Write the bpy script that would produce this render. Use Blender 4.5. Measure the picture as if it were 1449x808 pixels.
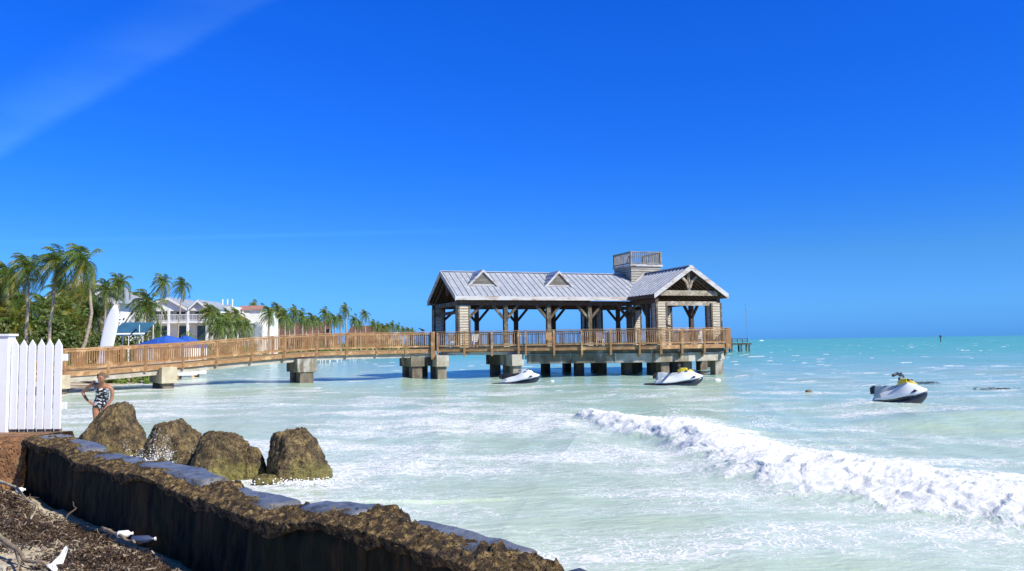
import bpy, bmesh, math, random
import numpy as np
from mathutils import Vector, Matrix, noise as mnoise
R = math.radians
random.seed(7); rng = np.random.default_rng(11)
for o in list(bpy.data.objects): bpy.data.objects.remove(o)
S = bpy.context.scene
col = S.collection

# ------------------------------------------------------------------ camera, sky, sun, exposure
EYE = 2.25
F = 1137.0                                   # focal length in photo pixels (1449 wide)
cam_d = bpy.data.cameras.new('camera'); cam = bpy.data.objects.new('camera', cam_d); col.objects.link(cam)
cam_d.sensor_width = 36; cam_d.lens = 36 * F / 1449.0
cam_d.clip_start = 0.05; cam_d.clip_end = 12000
cam.matrix_world = Matrix.Translation((0, 0, EYE)) @ Matrix.Rotation(R(90 + 4.07), 4, 'X') @ Matrix.Rotation(R(-0.84), 4, 'Z')
S.camera = cam

SUN_DIR = Vector((0.82, -0.57, 0.88)).normalized()      # towards the sun
sun_el = math.asin(SUN_DIR.z); sun_az = math.atan2(SUN_DIR.x, SUN_DIR.y)
W = bpy.data.worlds.new('World'); S.world = W; W.use_nodes = True
nt = W.node_tree; nt.nodes.clear()
out = nt.nodes.new('ShaderNodeOutputWorld'); bg = nt.nodes.new('ShaderNodeBackground')
sky = nt.nodes.new('ShaderNodeTexSky'); sky.sky_type = 'NISHITA'; sky.sun_disc = False
sky.sun_elevation = sun_el; sky.sun_rotation = sun_az; sky.altitude = 0; sky.air_density = 1.0; sky.dust_density = 0.0; sky.ozone_density = 4.0
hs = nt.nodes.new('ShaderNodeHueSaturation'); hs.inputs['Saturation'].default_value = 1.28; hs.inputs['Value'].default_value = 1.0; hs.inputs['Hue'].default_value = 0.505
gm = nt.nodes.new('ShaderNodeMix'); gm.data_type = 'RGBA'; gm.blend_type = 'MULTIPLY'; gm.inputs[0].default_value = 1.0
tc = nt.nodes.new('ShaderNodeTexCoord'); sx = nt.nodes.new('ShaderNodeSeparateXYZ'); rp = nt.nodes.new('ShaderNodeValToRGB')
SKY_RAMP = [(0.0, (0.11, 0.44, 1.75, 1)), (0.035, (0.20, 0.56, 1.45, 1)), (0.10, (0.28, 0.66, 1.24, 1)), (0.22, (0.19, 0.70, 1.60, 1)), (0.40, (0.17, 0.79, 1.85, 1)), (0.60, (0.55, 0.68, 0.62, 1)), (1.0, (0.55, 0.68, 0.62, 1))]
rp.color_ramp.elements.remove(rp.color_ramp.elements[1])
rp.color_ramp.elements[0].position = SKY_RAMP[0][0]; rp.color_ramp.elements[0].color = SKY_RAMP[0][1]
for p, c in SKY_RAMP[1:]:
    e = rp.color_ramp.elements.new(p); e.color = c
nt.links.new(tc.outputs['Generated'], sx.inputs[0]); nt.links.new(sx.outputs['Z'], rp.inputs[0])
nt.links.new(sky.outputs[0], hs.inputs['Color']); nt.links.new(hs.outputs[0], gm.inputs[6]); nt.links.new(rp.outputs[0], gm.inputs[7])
def wm_(op, a, b=None, c=None):             # thin cirrus: a small node calculator on the sky direction
    q = nt.nodes.new('ShaderNodeMath'); q.operation = op
    for i, v in enumerate((a, b, c)):
        if v is None: continue
        if isinstance(v, (int, float)): q.inputs[i].default_value = v
        else: nt.links.new(v, q.inputs[i])
    return q.outputs[0]
def wr_(v, a, b, lo=0.0, hi=1.0):
    q = nt.nodes.new('ShaderNodeMapRange'); q.interpolation_type = 'SMOOTHSTEP'; nt.links.new(v, q.inputs[0])
    for i, x in zip((1, 2, 3, 4), (a, b, lo, hi)): q.inputs[i].default_value = x
    return q.outputs[0]
fy = wm_('MAXIMUM', sx.outputs['Y'], 0.05); cu = wm_('DIVIDE', sx.outputs['X'], fy); cv_ = wm_('DIVIDE', sx.outputs['Z'], fy)
cn = nt.nodes.new('ShaderNodeTexNoise'); cn.inputs['Scale'].default_value = 5; cn.inputs['Detail'].default_value = 7; cn.inputs['Roughness'].default_value = 0.6
cmp_ = nt.nodes.new('ShaderNodeMapping'); cmp_.inputs['Rotation'].default_value = (0, R(30), 0); cmp_.inputs['Scale'].default_value = (0.6, 1, 2.6); nt.links.new(tc.outputs['Generated'], cmp_.inputs[0]); nt.links.new(cmp_.outputs[0], cn.inputs['Vector'])
nw = wm_('MULTIPLY_ADD', cn.outputs['Fac'], 0.03, -0.015)
cs_ = wm_('ADD', wm_('SUBTRACT', wm_('SUBTRACT', cv_, 0.43), wm_('MULTIPLY', wm_('ADD', cu, 0.312), 0.57)), nw)
band = wm_('MULTIPLY', wm_('MULTIPLY', wr_(cs_, -0.005, 0.02), wr_(cs_, 0.015, 0.12, 1, 0)), wr_(cn.outputs['Fac'], 0.25, 0.65, 0.35, 1.0))
band = wm_('MULTIPLY', band, wr_(cu, -0.75, -0.15, 1.0, 0.25))
ln = wm_('ABSOLUTE', wm_('SUBTRACT', wm_('SUBTRACT', cv_, 0.1415), wm_('MULTIPLY', cu, 0.01)))
ln = wm_('MULTIPLY', wm_('MULTIPLY', wr_(ln, 0.0, 0.005, 1, 0), wr_(cu, -0.2, 0.12, 0.22, 0)), wr_(cn.outputs['Fac'], 0.3, 0.6, 0.4, 1.0))
cm_ = wm_('MULTIPLY', wm_('ADD', band, ln), wr_(sx.outputs['Y'], 0.3, 0.5))
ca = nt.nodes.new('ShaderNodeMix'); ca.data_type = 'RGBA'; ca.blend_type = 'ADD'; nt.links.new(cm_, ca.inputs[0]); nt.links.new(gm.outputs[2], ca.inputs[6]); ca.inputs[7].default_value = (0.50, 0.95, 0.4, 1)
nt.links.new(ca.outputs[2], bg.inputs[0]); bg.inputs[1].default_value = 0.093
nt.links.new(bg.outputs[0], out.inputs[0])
sl = bpy.data.lights.new('sun', 'SUN'); sl.energy = 4.9; sl.angle = R(0.55); sl.color = (1, 0.945, 0.84)
so = bpy.data.objects.new('sun', sl); col.objects.link(so)
so.rotation_euler = SUN_DIR.to_track_quat('Z', 'Y').to_euler()
S.view_settings.view_transform = 'Standard'; S.view_settings.look = 'None'
S.view_settings.exposure = 0.32; S.view_settings.gamma = 1
S.view_settings.use_curve_mapping = False
S.render.engine = 'CYCLES'

# ------------------------------------------------------------------ helpers
def hor(px): return 480.0 - 0.0147 * (px - 1060)
def X(px, D): return (px - 724.5) / F * D
def Z(px, py, D): return EYE + (hor(px) - py) / F * D

def mat(name, c1, c2=None, scale=4.0, rough=0.7, bump=0.0, bscale=None, metallic=0.0, spec=0.5, stretch=(1, 1, 1), lo=0.35, hi=0.65, c3=None, s3=1.0, coat=0, obj=False, detail=6, attr=None, bdist=0.02, transl=0):
    m = bpy.data.materials.new(name); m.use_nodes = True
    n = m.node_tree; b = n.nodes['Principled BSDF']
    b.inputs['Roughness'].default_value = rough; b.inputs['Metallic'].default_value = metallic
    b.inputs['Specular IOR Level'].default_value = spec; b.inputs['Coat Weight'].default_value = coat
    b.inputs['Base Color'].default_value = (*c1, 1)
    t = n.nodes.new('ShaderNodeTexCoord'); mp = n.nodes.new('ShaderNodeMapping'); mp.inputs['Scale'].default_value = stretch
    n.links.new(t.outputs['Object'], mp.inputs[0])
    last = None
    if c2:
        nz = n.nodes.new('ShaderNodeTexNoise'); nz.inputs['Scale'].default_value = scale; nz.inputs['Detail'].default_value = detail; nz.inputs['Roughness'].default_value = 0.65
        n.links.new(mp.outputs[0], nz.inputs['Vector'])
        rmp = n.nodes.new('ShaderNodeValToRGB'); rmp.color_ramp.elements[0].position = lo; rmp.color_ramp.elements[1].position = hi
        rmp.color_ramp.elements[0].color = (*c1, 1); rmp.color_ramp.elements[1].color = (*c2, 1)
        n.links.new(nz.outputs['Fac'], rmp.inputs[0]); last = rmp.outputs[0]
    if c3:
        nz2 = n.nodes.new('ShaderNodeTexNoise'); nz2.inputs['Scale'].default_value = s3; nz2.inputs['Detail'].default_value = 8; nz2.inputs['Roughness'].default_value = 0.7
        n.links.new(mp.outputs[0], nz2.inputs['Vector'])
        mr = n.nodes.new('ShaderNodeMapRange'); mr.inputs[1].default_value = 0.52; mr.inputs[2].default_value = 0.62
        n.links.new(nz2.outputs['Fac'], mr.inputs[0])
        mx = n.nodes.new('ShaderNodeMix'); mx.data_type = 'RGBA'; n.links.new(mr.outputs[0], mx.inputs[0])
        n.links.new(last, mx.inputs[6]); mx.inputs[7].default_value = (*c3, 1); last = mx.outputs[2]
    if attr:
        at = n.nodes.new('ShaderNodeAttribute'); at.attribute_name = attr
        mx = n.nodes.new('ShaderNodeMix'); mx.data_type = 'RGBA'; mx.blend_type = 'MULTIPLY'; mx.inputs[0].default_value = 1
        if last: n.links.new(last, mx.inputs[6])
        else: mx.inputs[6].default_value = (*c1, 1)
        n.links.new(at.outputs['Color'], mx.inputs[7]); last = mx.outputs[2]
    if last: n.links.new(last, b.inputs['Base Color'])
    if bump:
        nb = n.nodes.new('ShaderNodeTexNoise'); nb.inputs['Scale'].default_value = bscale or scale * 3; nb.inputs['Detail'].default_value = 8; nb.inputs['Roughness'].default_value = 0.65
        n.links.new(mp.outputs[0], nb.inputs['Vector'])
        bp = n.nodes.new('ShaderNodeBump'); bp.inputs['Strength'].default_value = bump; bp.inputs['Distance'].default_value = bdist
        n.links.new(nb.outputs['Fac'], bp.inputs['Height']); n.links.new(bp.outputs[0], b.inputs['Normal'])
    if transl:
        tr = n.nodes.new('ShaderNodeBsdfTranslucent'); ms = n.nodes.new('ShaderNodeMixShader'); ms.inputs[0].default_value = transl
        if last: n.links.new(last, tr.inputs[0])
        o = n.nodes['Material Output']
        n.links.new(b.outputs[0], ms.inputs[1]); n.links.new(tr.outputs[0], ms.inputs[2]); n.links.new(ms.outputs[0], o.inputs[0])
    return m

def tag(o, label=None, cat=None, group=None, kind=None):
    if label: o['label'] = label
    if cat: o['category'] = cat
    if group: o['group'] = group
    if kind: o['kind'] = kind
    return o
def empty(name, loc=(0, 0, 0), rz=0, label=None, cat=None, group=None):
    o = bpy.data.objects.new(name, None); col.objects.link(o); o.location = loc; o.rotation_euler = (0, 0, rz)
    o.empty_display_size = 0.3
    return tag(o, label, cat, group)

class MB:
    def __init__(s): s.v = []; s.f = []
    def add(s, vs, fs):
        k = len(s.v); s.v += [tuple(p) for p in vs]; s.f += [tuple(i + k for i in f) for f in fs]; return s
    def box(s, x0, x1, y0, y1, z0, z1):
        return s.add([(x0,y0,z0),(x1,y0,z0),(x1,y1,z0),(x0,y1,z0),(x0,y0,z1),(x1,y0,z1),(x1,y1,z1),(x0,y1,z1)],
                     [(0,3,2,1),(4,5,6,7),(0,1,5,4),(1,2,6,5),(2,3,7,6),(3,0,4,7)])
    def beam(s, p0, p1, w, h, up=(0, 0, 1)):
        p0 = Vector(p0); p1 = Vector(p1); d = (p1 - p0).normalized(); u = Vector(up)
        a = d.cross(u)
        if a.length < 1e-4: a = d.cross(Vector((0, 1, 0)))
        a.normalize(); b = a.cross(d).normalized()
        a = a * (w / 2); b = b * (h / 2)
        vs = [p0 - a - b, p0 + a - b, p0 + a + b, p0 - a + b, p1 - a - b, p1 + a - b, p1 + a + b, p1 - a + b]
        return s.add(vs, [(0,1,2,3),(7,6,5,4),(0,4,5,1),(1,5,6,2),(2,6,7,3),(3,7,4,0)])
    def prism(s, poly, z0, z1):
        n = len(poly)
        vs = [(p[0], p[1], z0) for p in poly] + [(p[0], p[1], z1) for p in poly]
        return s.add(vs, [tuple(range(n))[::-1], tuple(range(n, 2 * n))] + [(i, (i + 1) % n, (i + 1) % n + n, i + n) for i in range(n)])
    def solid(s, top, dv):                    # 3-D polygon extruded by a vector
        n = len(top); dv = Vector(dv)
        vs = [Vector(p) for p in top] + [Vector(p) + dv for p in top]
        return s.add(vs, [tuple(range(n)), tuple(range(n, 2 * n))[::-1]] + [(i, i + n, (i + 1) % n + n, (i + 1) % n) for i in range(n)])
    def tube(s, pts, rad, seg=8, caps=True):
        pts = [Vector(p) for p in pts]; k = len(s.v); n = len(pts)
        if not hasattr(rad, '__len__'): rad = [rad] * n
        pa = None
        for i, p in enumerate(pts):
            d = (pts[min(i + 1, n - 1)] - pts[max(i - 1, 0)]).normalized()
            if pa is None:
                pa = d.orthogonal().normalized()
            pa = (pa - d * pa.dot(d)).normalized(); b = d.cross(pa)
            for j in range(seg):
                t = 2 * math.pi * j / seg
                s.v.append(tuple(p + (pa * math.cos(t) + b * math.sin(t)) * rad[i]))
        for i in range(n - 1):
            for j in range(seg):
                a = k + i * seg + j; b2 = k + i * seg + (j + 1) % seg
                s.f.append((a, b2, b2 + seg, a + seg))
        if caps:
            s.f.append(tuple(range(k, k + seg))[::-1]); s.f.append(tuple(range(k + (n - 1) * seg, k + n * seg)))
        return s
    def loft(s, rings, caps=True):
        k = len(s.v); m = len(rings[0])
        for r in rings: s.v += [tuple(p) for p in r]
        for i in range(len(rings) - 1):
            for j in range(m):
                a = k + i * m + j; b = k + i * m + (j + 1) % m
                s.f.append((a, b, b + m, a + m))
        if caps:
            s.f.append(tuple(range(k, k + m))[::-1]); s.f.append(tuple(range(k + (len(rings) - 1) * m, k + len(rings) * m)))
        return s
    def mesh(s, name, m=None, smooth=False, bevel=0):
        me = bpy.data.meshes.new(name); me.from_pydata(s.v, [], s.f); me.update()
        bm = bmesh.new(); bm.from_mesh(me); bmesh.ops.recalc_face_normals(bm, faces=bm.faces)
        bm.to_mesh(me); bm.free()
        if m: me.materials.append(m)
        if smooth: me.polygons.foreach_set('use_smooth', [True] * len(me.polygons))
        return me
    def build(s, name, m, parent=None, smooth=False, bevel=0, label=None):
        o = bpy.data.objects.new(name, s.mesh(name, m, smooth)); col.objects.link(o)
        if parent: o.parent = parent
        if bevel:
            b = o.modifiers.new('bevel', 'BEVEL'); b.width = bevel; b.segments = 2; b.limit_method = 'ANGLE'
        if label: o['label'] = label
        return o

# numpy gradient noise
_perm = rng.permutation(512); _ga = rng.random(512) * 2 * np.pi
def pnoise(x, y, seed=0):
    x = np.asarray(x, float) + seed * 37.17; y = np.asarray(y, float) + seed * 11.73
    xi = np.floor(x).astype(int); yi = np.floor(y).astype(int); xf = x - xi; yf = y - yi
    def g(ix, iy, dx, dy):
        h = _perm[(_perm[ix & 511] + iy) & 511]; a = _ga[h]
        return np.cos(a) * dx + np.sin(a) * dy
    u = xf * xf * xf * (xf * (xf * 6 - 15) + 10); v = yf * yf * yf * (yf * (yf * 6 - 15) + 10)
    a = g(xi, yi, xf, yf); b = g(xi + 1, yi, xf - 1, yf); c = g(xi, yi + 1, xf, yf - 1); d = g(xi + 1, yi + 1, xf - 1, yf - 1)
    return (a + (b - a) * u) * (1 - v) + (c + (d - c) * u) * v
def fbm(x, y, oct=4, seed=0, gain=0.5):
    s = 0; a = 1
    for k in range(oct):
        s = s + a * pnoise(x * 2 ** k, y * 2 ** k, seed + k); a *= gain
    return s
def sstep(a, b, x): t = np.clip((x - a) / (b - a), 0, 1); return t * t * (3 - 2 * t)
def grid_obj(name, P, m, attrs=None, smooth=True):       # P: rows x cols x 3
    r, c, _ = P.shape
    me = bpy.data.meshes.new(name); nv = r * c; nf = (r - 1) * (c - 1)
    me.vertices.add(nv); me.vertices.foreach_set('co', P.reshape(-1).astype(np.float32))
    i = np.arange(nv).reshape(r, c)
    q = np.stack([i[:-1, :-1], i[:-1, 1:], i[1:, 1:], i[1:, :-1]], -1).reshape(-1)
    me.loops.add(nf * 4); me.loops.foreach_set('vertex_index', q.astype(np.int32))
    me.polygons.add(nf); me.polygons.foreach_set('loop_start', np.arange(0, nf * 4, 4, dtype=np.int32))
    me.polygons.foreach_set('use_smooth', np.ones(nf, bool))
    me.update(calc_edges=True)
    for k, a in (attrs or {}).items():
        at = me.attributes.new(k, 'FLOAT', 'POINT'); at.data.foreach_set('value', a.reshape(-1).astype(np.float32))
    me.materials.append(m)
    o = bpy.data.objects.new(name, me); col.objects.link(o); return o

# ------------------------------------------------------------------ materials
M = {}
M['wood'] = mat('pine_timber', (0.40, 0.23, 0.10), (0.25, 0.13, 0.055), 3, 0.75, 0.3, 30, c3=(0.56, 0.36, 0.18), s3=1.4)
M['wood_deck'] = mat('deck_boards', (0.42, 0.27, 0.13), (0.27, 0.17, 0.09), 2, 0.8, 0.3, 20)
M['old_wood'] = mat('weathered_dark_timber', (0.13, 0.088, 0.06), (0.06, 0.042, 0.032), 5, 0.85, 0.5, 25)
M['green_wood'] = mat('weathered_green_grey_timber', (0.13, 0.11, 0.075), (0.06, 0.045, 0.03), 3.5, 0.85, 0.4, 25, c3=(0.24, 0.25, 0.19), s3=2)
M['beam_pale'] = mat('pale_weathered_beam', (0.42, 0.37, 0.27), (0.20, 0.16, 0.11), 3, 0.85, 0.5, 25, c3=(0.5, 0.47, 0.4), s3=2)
M['siding'] = mat('cream_lap_siding', (0.55, 0.50, 0.39), (0.40, 0.34, 0.25), 2.2, 0.8, 0.3, 20, c3=(0.30, 0.23, 0.15), s3=2.0, stretch=(.6, .6, 5.0), lo=0.4, hi=0.7)
M['tower'] = mat('weathered_grey_siding', (0.40, 0.38, 0.33), (0.25, 0.23, 0.19), 2.2, 0.8, 0.3, 20, stretch=(.6, .6, 5.0))
M['siding_dark'] = mat('grey_siding', (0.30, 0.28, 0.24), (0.17, 0.15, 0.13), 3, 0.8, 0.3, 20)
M['roof'] = mat('standing_seam_metal', (0.47, 0.50, 0.56), (0.35, 0.38, 0.44), 0.9, 0.42, 0.0, metallic=0.15, c3=(0.53, 0.55, 0.60), s3=2.5, lo=0.3, hi=0.7)
M['fascia'] = mat('stained_white_fascia', (0.54, 0.54, 0.53), (0.38, 0.33, 0.29), 2.0, 0.7, 0.2, 20, c3=(0.30, 0.17, 0.11), s3=2.6, stretch=(0.5, 1, 2), lo=0.5, hi=0.66)
M['conc'] = mat('stained_concrete', (0.27, 0.235, 0.165), (0.12, 0.10, 0.07), 1.3, 0.85, 0.4, 14, c3=(0.44, 0.42, 0.36), s3=0.8, stretch=(1.3, 1.3, 0.55))
M['conc_white'] = mat('pale_concrete', (0.52, 0.50, 0.43), (0.36, 0.32, 0.24), 1.6, 0.85, 0.3, 14, c3=(0.34, 0.29, 0.2), s3=1.5)
M['conc_cream'] = mat('cream_concrete', (0.58, 0.52, 0.36), (0.40, 0.34, 0.22), 1.6, 0.85, 0.3, 14)
M['pile'] = mat('wet_shaded_piling', (0.085, 0.065, 0.045), (0.2, 0.16, 0.11), 2.5, 0.7, 0.5, 12, stretch=(1, 1, 0.5))
M['white'] = mat('white_paint', (0.86, 0.86, 0.84), (0.80, 0.80, 0.78), 2, 0.55, 0.15, 20, lo=0.5, hi=0.8)
M['white_wall'] = mat('white_render', (0.80, 0.79, 0.76), (0.70, 0.69, 0.66), 0.3, 0.8)
M['glass'] = mat('dark_window', (0.03, 0.05, 0.06), rough=0.15)
M['shade_grey'] = mat('grey_roofing', (0.36, 0.40, 0.44), (0.28, 0.31, 0.36), 0.8, 0.6)
M['terracotta'] = mat('terracotta', (0.45, 0.24, 0.19), (0.34, 0.17, 0.13), 1.2, 0.8)
M['brown_roof'] = mat('brown_shingle', (0.20, 0.10, 0.07), (0.12, 0.06, 0.045), 0.8, 0.85, 0.4, 4)
M['tan_wall'] = mat('tan_wall', (0.5, 0.38, 0.26), (0.36, 0.25, 0.17), 0.5, 0.85)
M['black'] = mat('black_rubber', (0.018, 0.018, 0.02), rough=0.45)
M['dark_hull'] = mat('dark_hull', (0.015, 0.018, 0.035), rough=0.3, coat=0.5)
M['gel_white'] = mat('white_gelcoat', (0.80, 0.81, 0.82), rough=0.18, coat=0.7)
M['grey_vinyl'] = mat('grey_vinyl', (0.42, 0.46, 0.48), rough=0.5)
M['yellow'] = mat('yellow_gelcoat', (0.80, 0.58, 0.03), rough=0.25, coat=0.5)
M['blue_fab'] = mat('blue_fabric', (0.02, 0.12, 0.52), (0.015, 0.07, 0.36), 1.5, 0.7, 0.4, 5)
M['teal_fab'] = mat('teal_fabric', (0.035, 0.15, 0.25), (0.02, 0.09, 0.18), 1.5, 0.7, 0.2, 5)
M['metal'] = mat('galvanised_metal', (0.45, 0.47, 0.48), rough=0.4, metallic=0.6)
M['trunk'] = mat('palm_trunk', (0.46, 0.39, 0.30), (0.24, 0.19, 0.14), 2.5, 0.9, 0.5, 8, stretch=(1, 1, 4))
M['frond'] = mat('palm_frond', (0.12, 0.19, 0.035), rough=0.5, attr='tint', transl=0.35)
M['leaf'] = mat('shrub_leaf', (0.09, 0.15, 0.028), rough=0.5, attr='tint', transl=0.25)
M['skin'] = mat('sunburnt_skin', (0.40, 0.185, 0.10), (0.31, 0.13, 0.07), 12, 0.5)
M['hair'] = mat('ash_brown_hair', (0.13, 0.08, 0.045), (0.24, 0.165, 0.09), 30, 0.6)
M['suit'] = mat('floral_swimsuit', (0.012, 0.012, 0.015), (0.85, 0.82, 0.82), 15, 0.6, lo=0.50, hi=0.53, detail=1)
M['drift'] = mat('driftwood', (0.36, 0.29, 0.20), (0.17, 0.12, 0.08), 8, 0.9, 0.6, 30, stretch=(1, 1, 1))
M['seaweed'] = mat('seaweed', (0.095, 0.065, 0.038), rough=0.6, attr='tint')
M['cloth'] = mat('white_plastic', (0.78, 0.80, 0.84), rough=0.45)
M['blue_grey'] = mat('blue_grey_plastic', (0.05, 0.07, 0.14), rough=0.3)

def rock_material(name, ca, cb, cc, sc=5.5, vs=26, algae=False):
    m = bpy.data.materials.new(name); m.use_nodes = True; n = m.node_tree; b = n.nodes['Principled BSDF']; L = n.links.new
    b.inputs['Roughness'].default_value = 0.8
    t = n.nodes.new('ShaderNodeTexCoord')
    nz = n.nodes.new('ShaderNodeTexNoise'); nz.inputs['Scale'].default_value = sc; nz.inputs['Detail'].default_value = 10; nz.inputs['Roughness'].default_value = 0.72; L(t.outputs['Object'], nz.inputs['Vector'])
    r = n.nodes.new('ShaderNodeValToRGB'); e = r.color_ramp.elements; e[0].position = 0.38; e[0].color = (*ca, 1); e[1].position = 0.64; e[1].color = (*cc, 1)
    q = e.new(0.5); q.color = (*cb, 1); L(nz.outputs['Fac'], r.inputs[0])
    vz = n.nodes.new('ShaderNodeTexVoronoi'); vz.inputs['Scale'].default_value = vs; L(t.outputs['Object'], vz.inputs['Vector'])
    mr = n.nodes.new('ShaderNodeMapRange'); mr.inputs[1].default_value = 0.04; mr.inputs[2].default_value = 0.36; L(vz.outputs['Distance'], mr.inputs[0])
    n3 = n.nodes.new('ShaderNodeTexNoise'); n3.inputs['Scale'].default_value = 60; n3.inputs['Detail'].default_value = 3; L(t.outputs['Object'], n3.inputs['Vector'])
    m3 = n.nodes.new('ShaderNodeMapRange'); m3.inputs[1].default_value = 0.66; m3.inputs[2].default_value = 0.72; L(n3.outputs['Fac'], m3.inputs[0])
    mx = n.nodes.new('ShaderNodeMix'); mx.data_type = 'RGBA'; L(mr.outputs[0], mx.inputs[0]); mx.inputs[6].default_value = (0.02, 0.015, 0.01, 1); L(r.outputs[0], mx.inputs[7])
    my = n.nodes.new('ShaderNodeMix'); my.data_type = 'RGBA'; L(m3.outputs[0], my.inputs[0]); L(mx.outputs[2], my.inputs[6]); my.inputs[7].default_value = (0.5, 0.46, 0.38, 1)
    fin = my.outputs[2]
    if algae:
        sp = n.nodes.new('ShaderNodeSeparateXYZ'); L(t.outputs['Object'], sp.inputs[0]); an = n.nodes.new('ShaderNodeTexNoise'); an.inputs['Scale'].default_value = 2.6; an.inputs['Detail'].default_value = 6; L(t.outputs['Object'], an.inputs['Vector'])
        am = n.nodes.new('ShaderNodeMath'); am.operation = 'MULTIPLY_ADD'; L(sp.outputs['Z'], am.inputs[0]); am.inputs[1].default_value = -0.9; L(an.outputs['Fac'], am.inputs[2])
        ar = n.nodes.new('ShaderNodeMapRange'); ar.inputs[1].default_value = 0.26; ar.inputs[2].default_value = 0.48; ar.inputs[4].default_value = 0.6; L(am.outputs[0], ar.inputs[0])
        mz = n.nodes.new('ShaderNodeMix'); mz.data_type = 'RGBA'; mz.blend_type = 'MIX'; L(ar.outputs[0], mz.inputs[0]); L(fin, mz.inputs[6])
        m4 = n.nodes.new('ShaderNodeMix'); m4.data_type = 'RGBA'; L(nz.outputs['Fac'], m4.inputs[0]); m4.inputs[6].default_value = (0.05, 0.06, 0.01, 1); m4.inputs[7].default_value = (0.33, 0.30, 0.075, 1); L(m4.outputs[2], mz.inputs[7]); fin = mz.outputs[2]
    L(fin, b.inputs['Base Color'])
    ad = n.nodes.new('ShaderNodeMath'); ad.operation = 'MULTIPLY_ADD'; L(nz.outputs['Fac'], ad.inputs[0]); ad.inputs[1].default_value = 2.2; L(mr.outputs[0], ad.inputs[2])
    bp = n.nodes.new('ShaderNodeBump'); bp.inputs['Strength'].default_value = 1.0; bp.inputs['Distance'].default_value = 0.035; L(ad.outputs[0], bp.inputs['Height']); L(bp.outputs[0], b.inputs['Normal'])
    return m
M['rock'] = rock_material('algae_rock', (0.022, 0.016, 0.008), (0.115, 0.078, 0.034), (0.31, 0.225, 0.09), algae=True)
M['crust'] = rock_material('seaweed_crust', (0.018, 0.010, 0.004), (0.10, 0.06, 0.02), (0.50, 0.34, 0.13), 14, 55)
M['orange_rock'] = rock_material('rusty_masonry', (0.13, 0.06, 0.025), (0.30, 0.14, 0.055), (0.45, 0.25, 0.10))
M['slab'] = mat('wet_slab', (0.09, 0.10, 0.115), (0.20, 0.21, 0.23), 4, 0.34, 0.9, 14, c3=(0.07, 0.055, 0.035), s3=9, bdist=0.03, spec=0.6)
M['wallface'] = mat('slimy_shaded_wall', (0.010, 0.007, 0.004), (0.042, 0.042, 0.016), 3, 0.85, 0.6, 12, spec=.2, c3=(0.085, 0.046, 0.018), s3=2.2, stretch=(3, 3, 0.35))  # mossy brown streaks; near-black base also carries the shade on the landward face

# ------------------------------------------------------------------ shoreline and terrain
SH_D = [-40, 0, 11.4, 12.6, 14, 25, 38, 45, 54, 66, 110, 160, 230, 400, 560, 640, 800]
SH_X = [44, 4.3, -7.1, -9.4, -11, -16.5, -23.0, -24.6, -25.0, -28.5, -41, -46.5, -49, -51, -70, -300, -900]
def shore(D): return np.interp(D, SH_D, SH_X)
def ground_z(x, D):
    x = np.asarray(x, float); D = np.asarray(D, float)
    d = shore(D) - x
    zb = np.where(d < 14, 0.045 * d, 0.63 + 0.012 * (d - 14)); zb = np.clip(zb, -1.2, 1.35) + 0.06 * fbm(x * .15, D * .15, 3, 5) * sstep(1, 8, d)
    s = x + D
    zn = np.where(s > 4.25, -0.7, 0.50 - 0.10 * sstep(3.2, 3.9, s) + 0.05 * fbm(x * .9, D * .9, 4, 9) + 0.02 * pnoise(x * 5, D * 5, 3) + 0.05 * sstep(3.5, 1.0, s))
    k = sstep(11.9, 11.5, D)
    return zn * k + zb * (1 - k)
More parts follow.
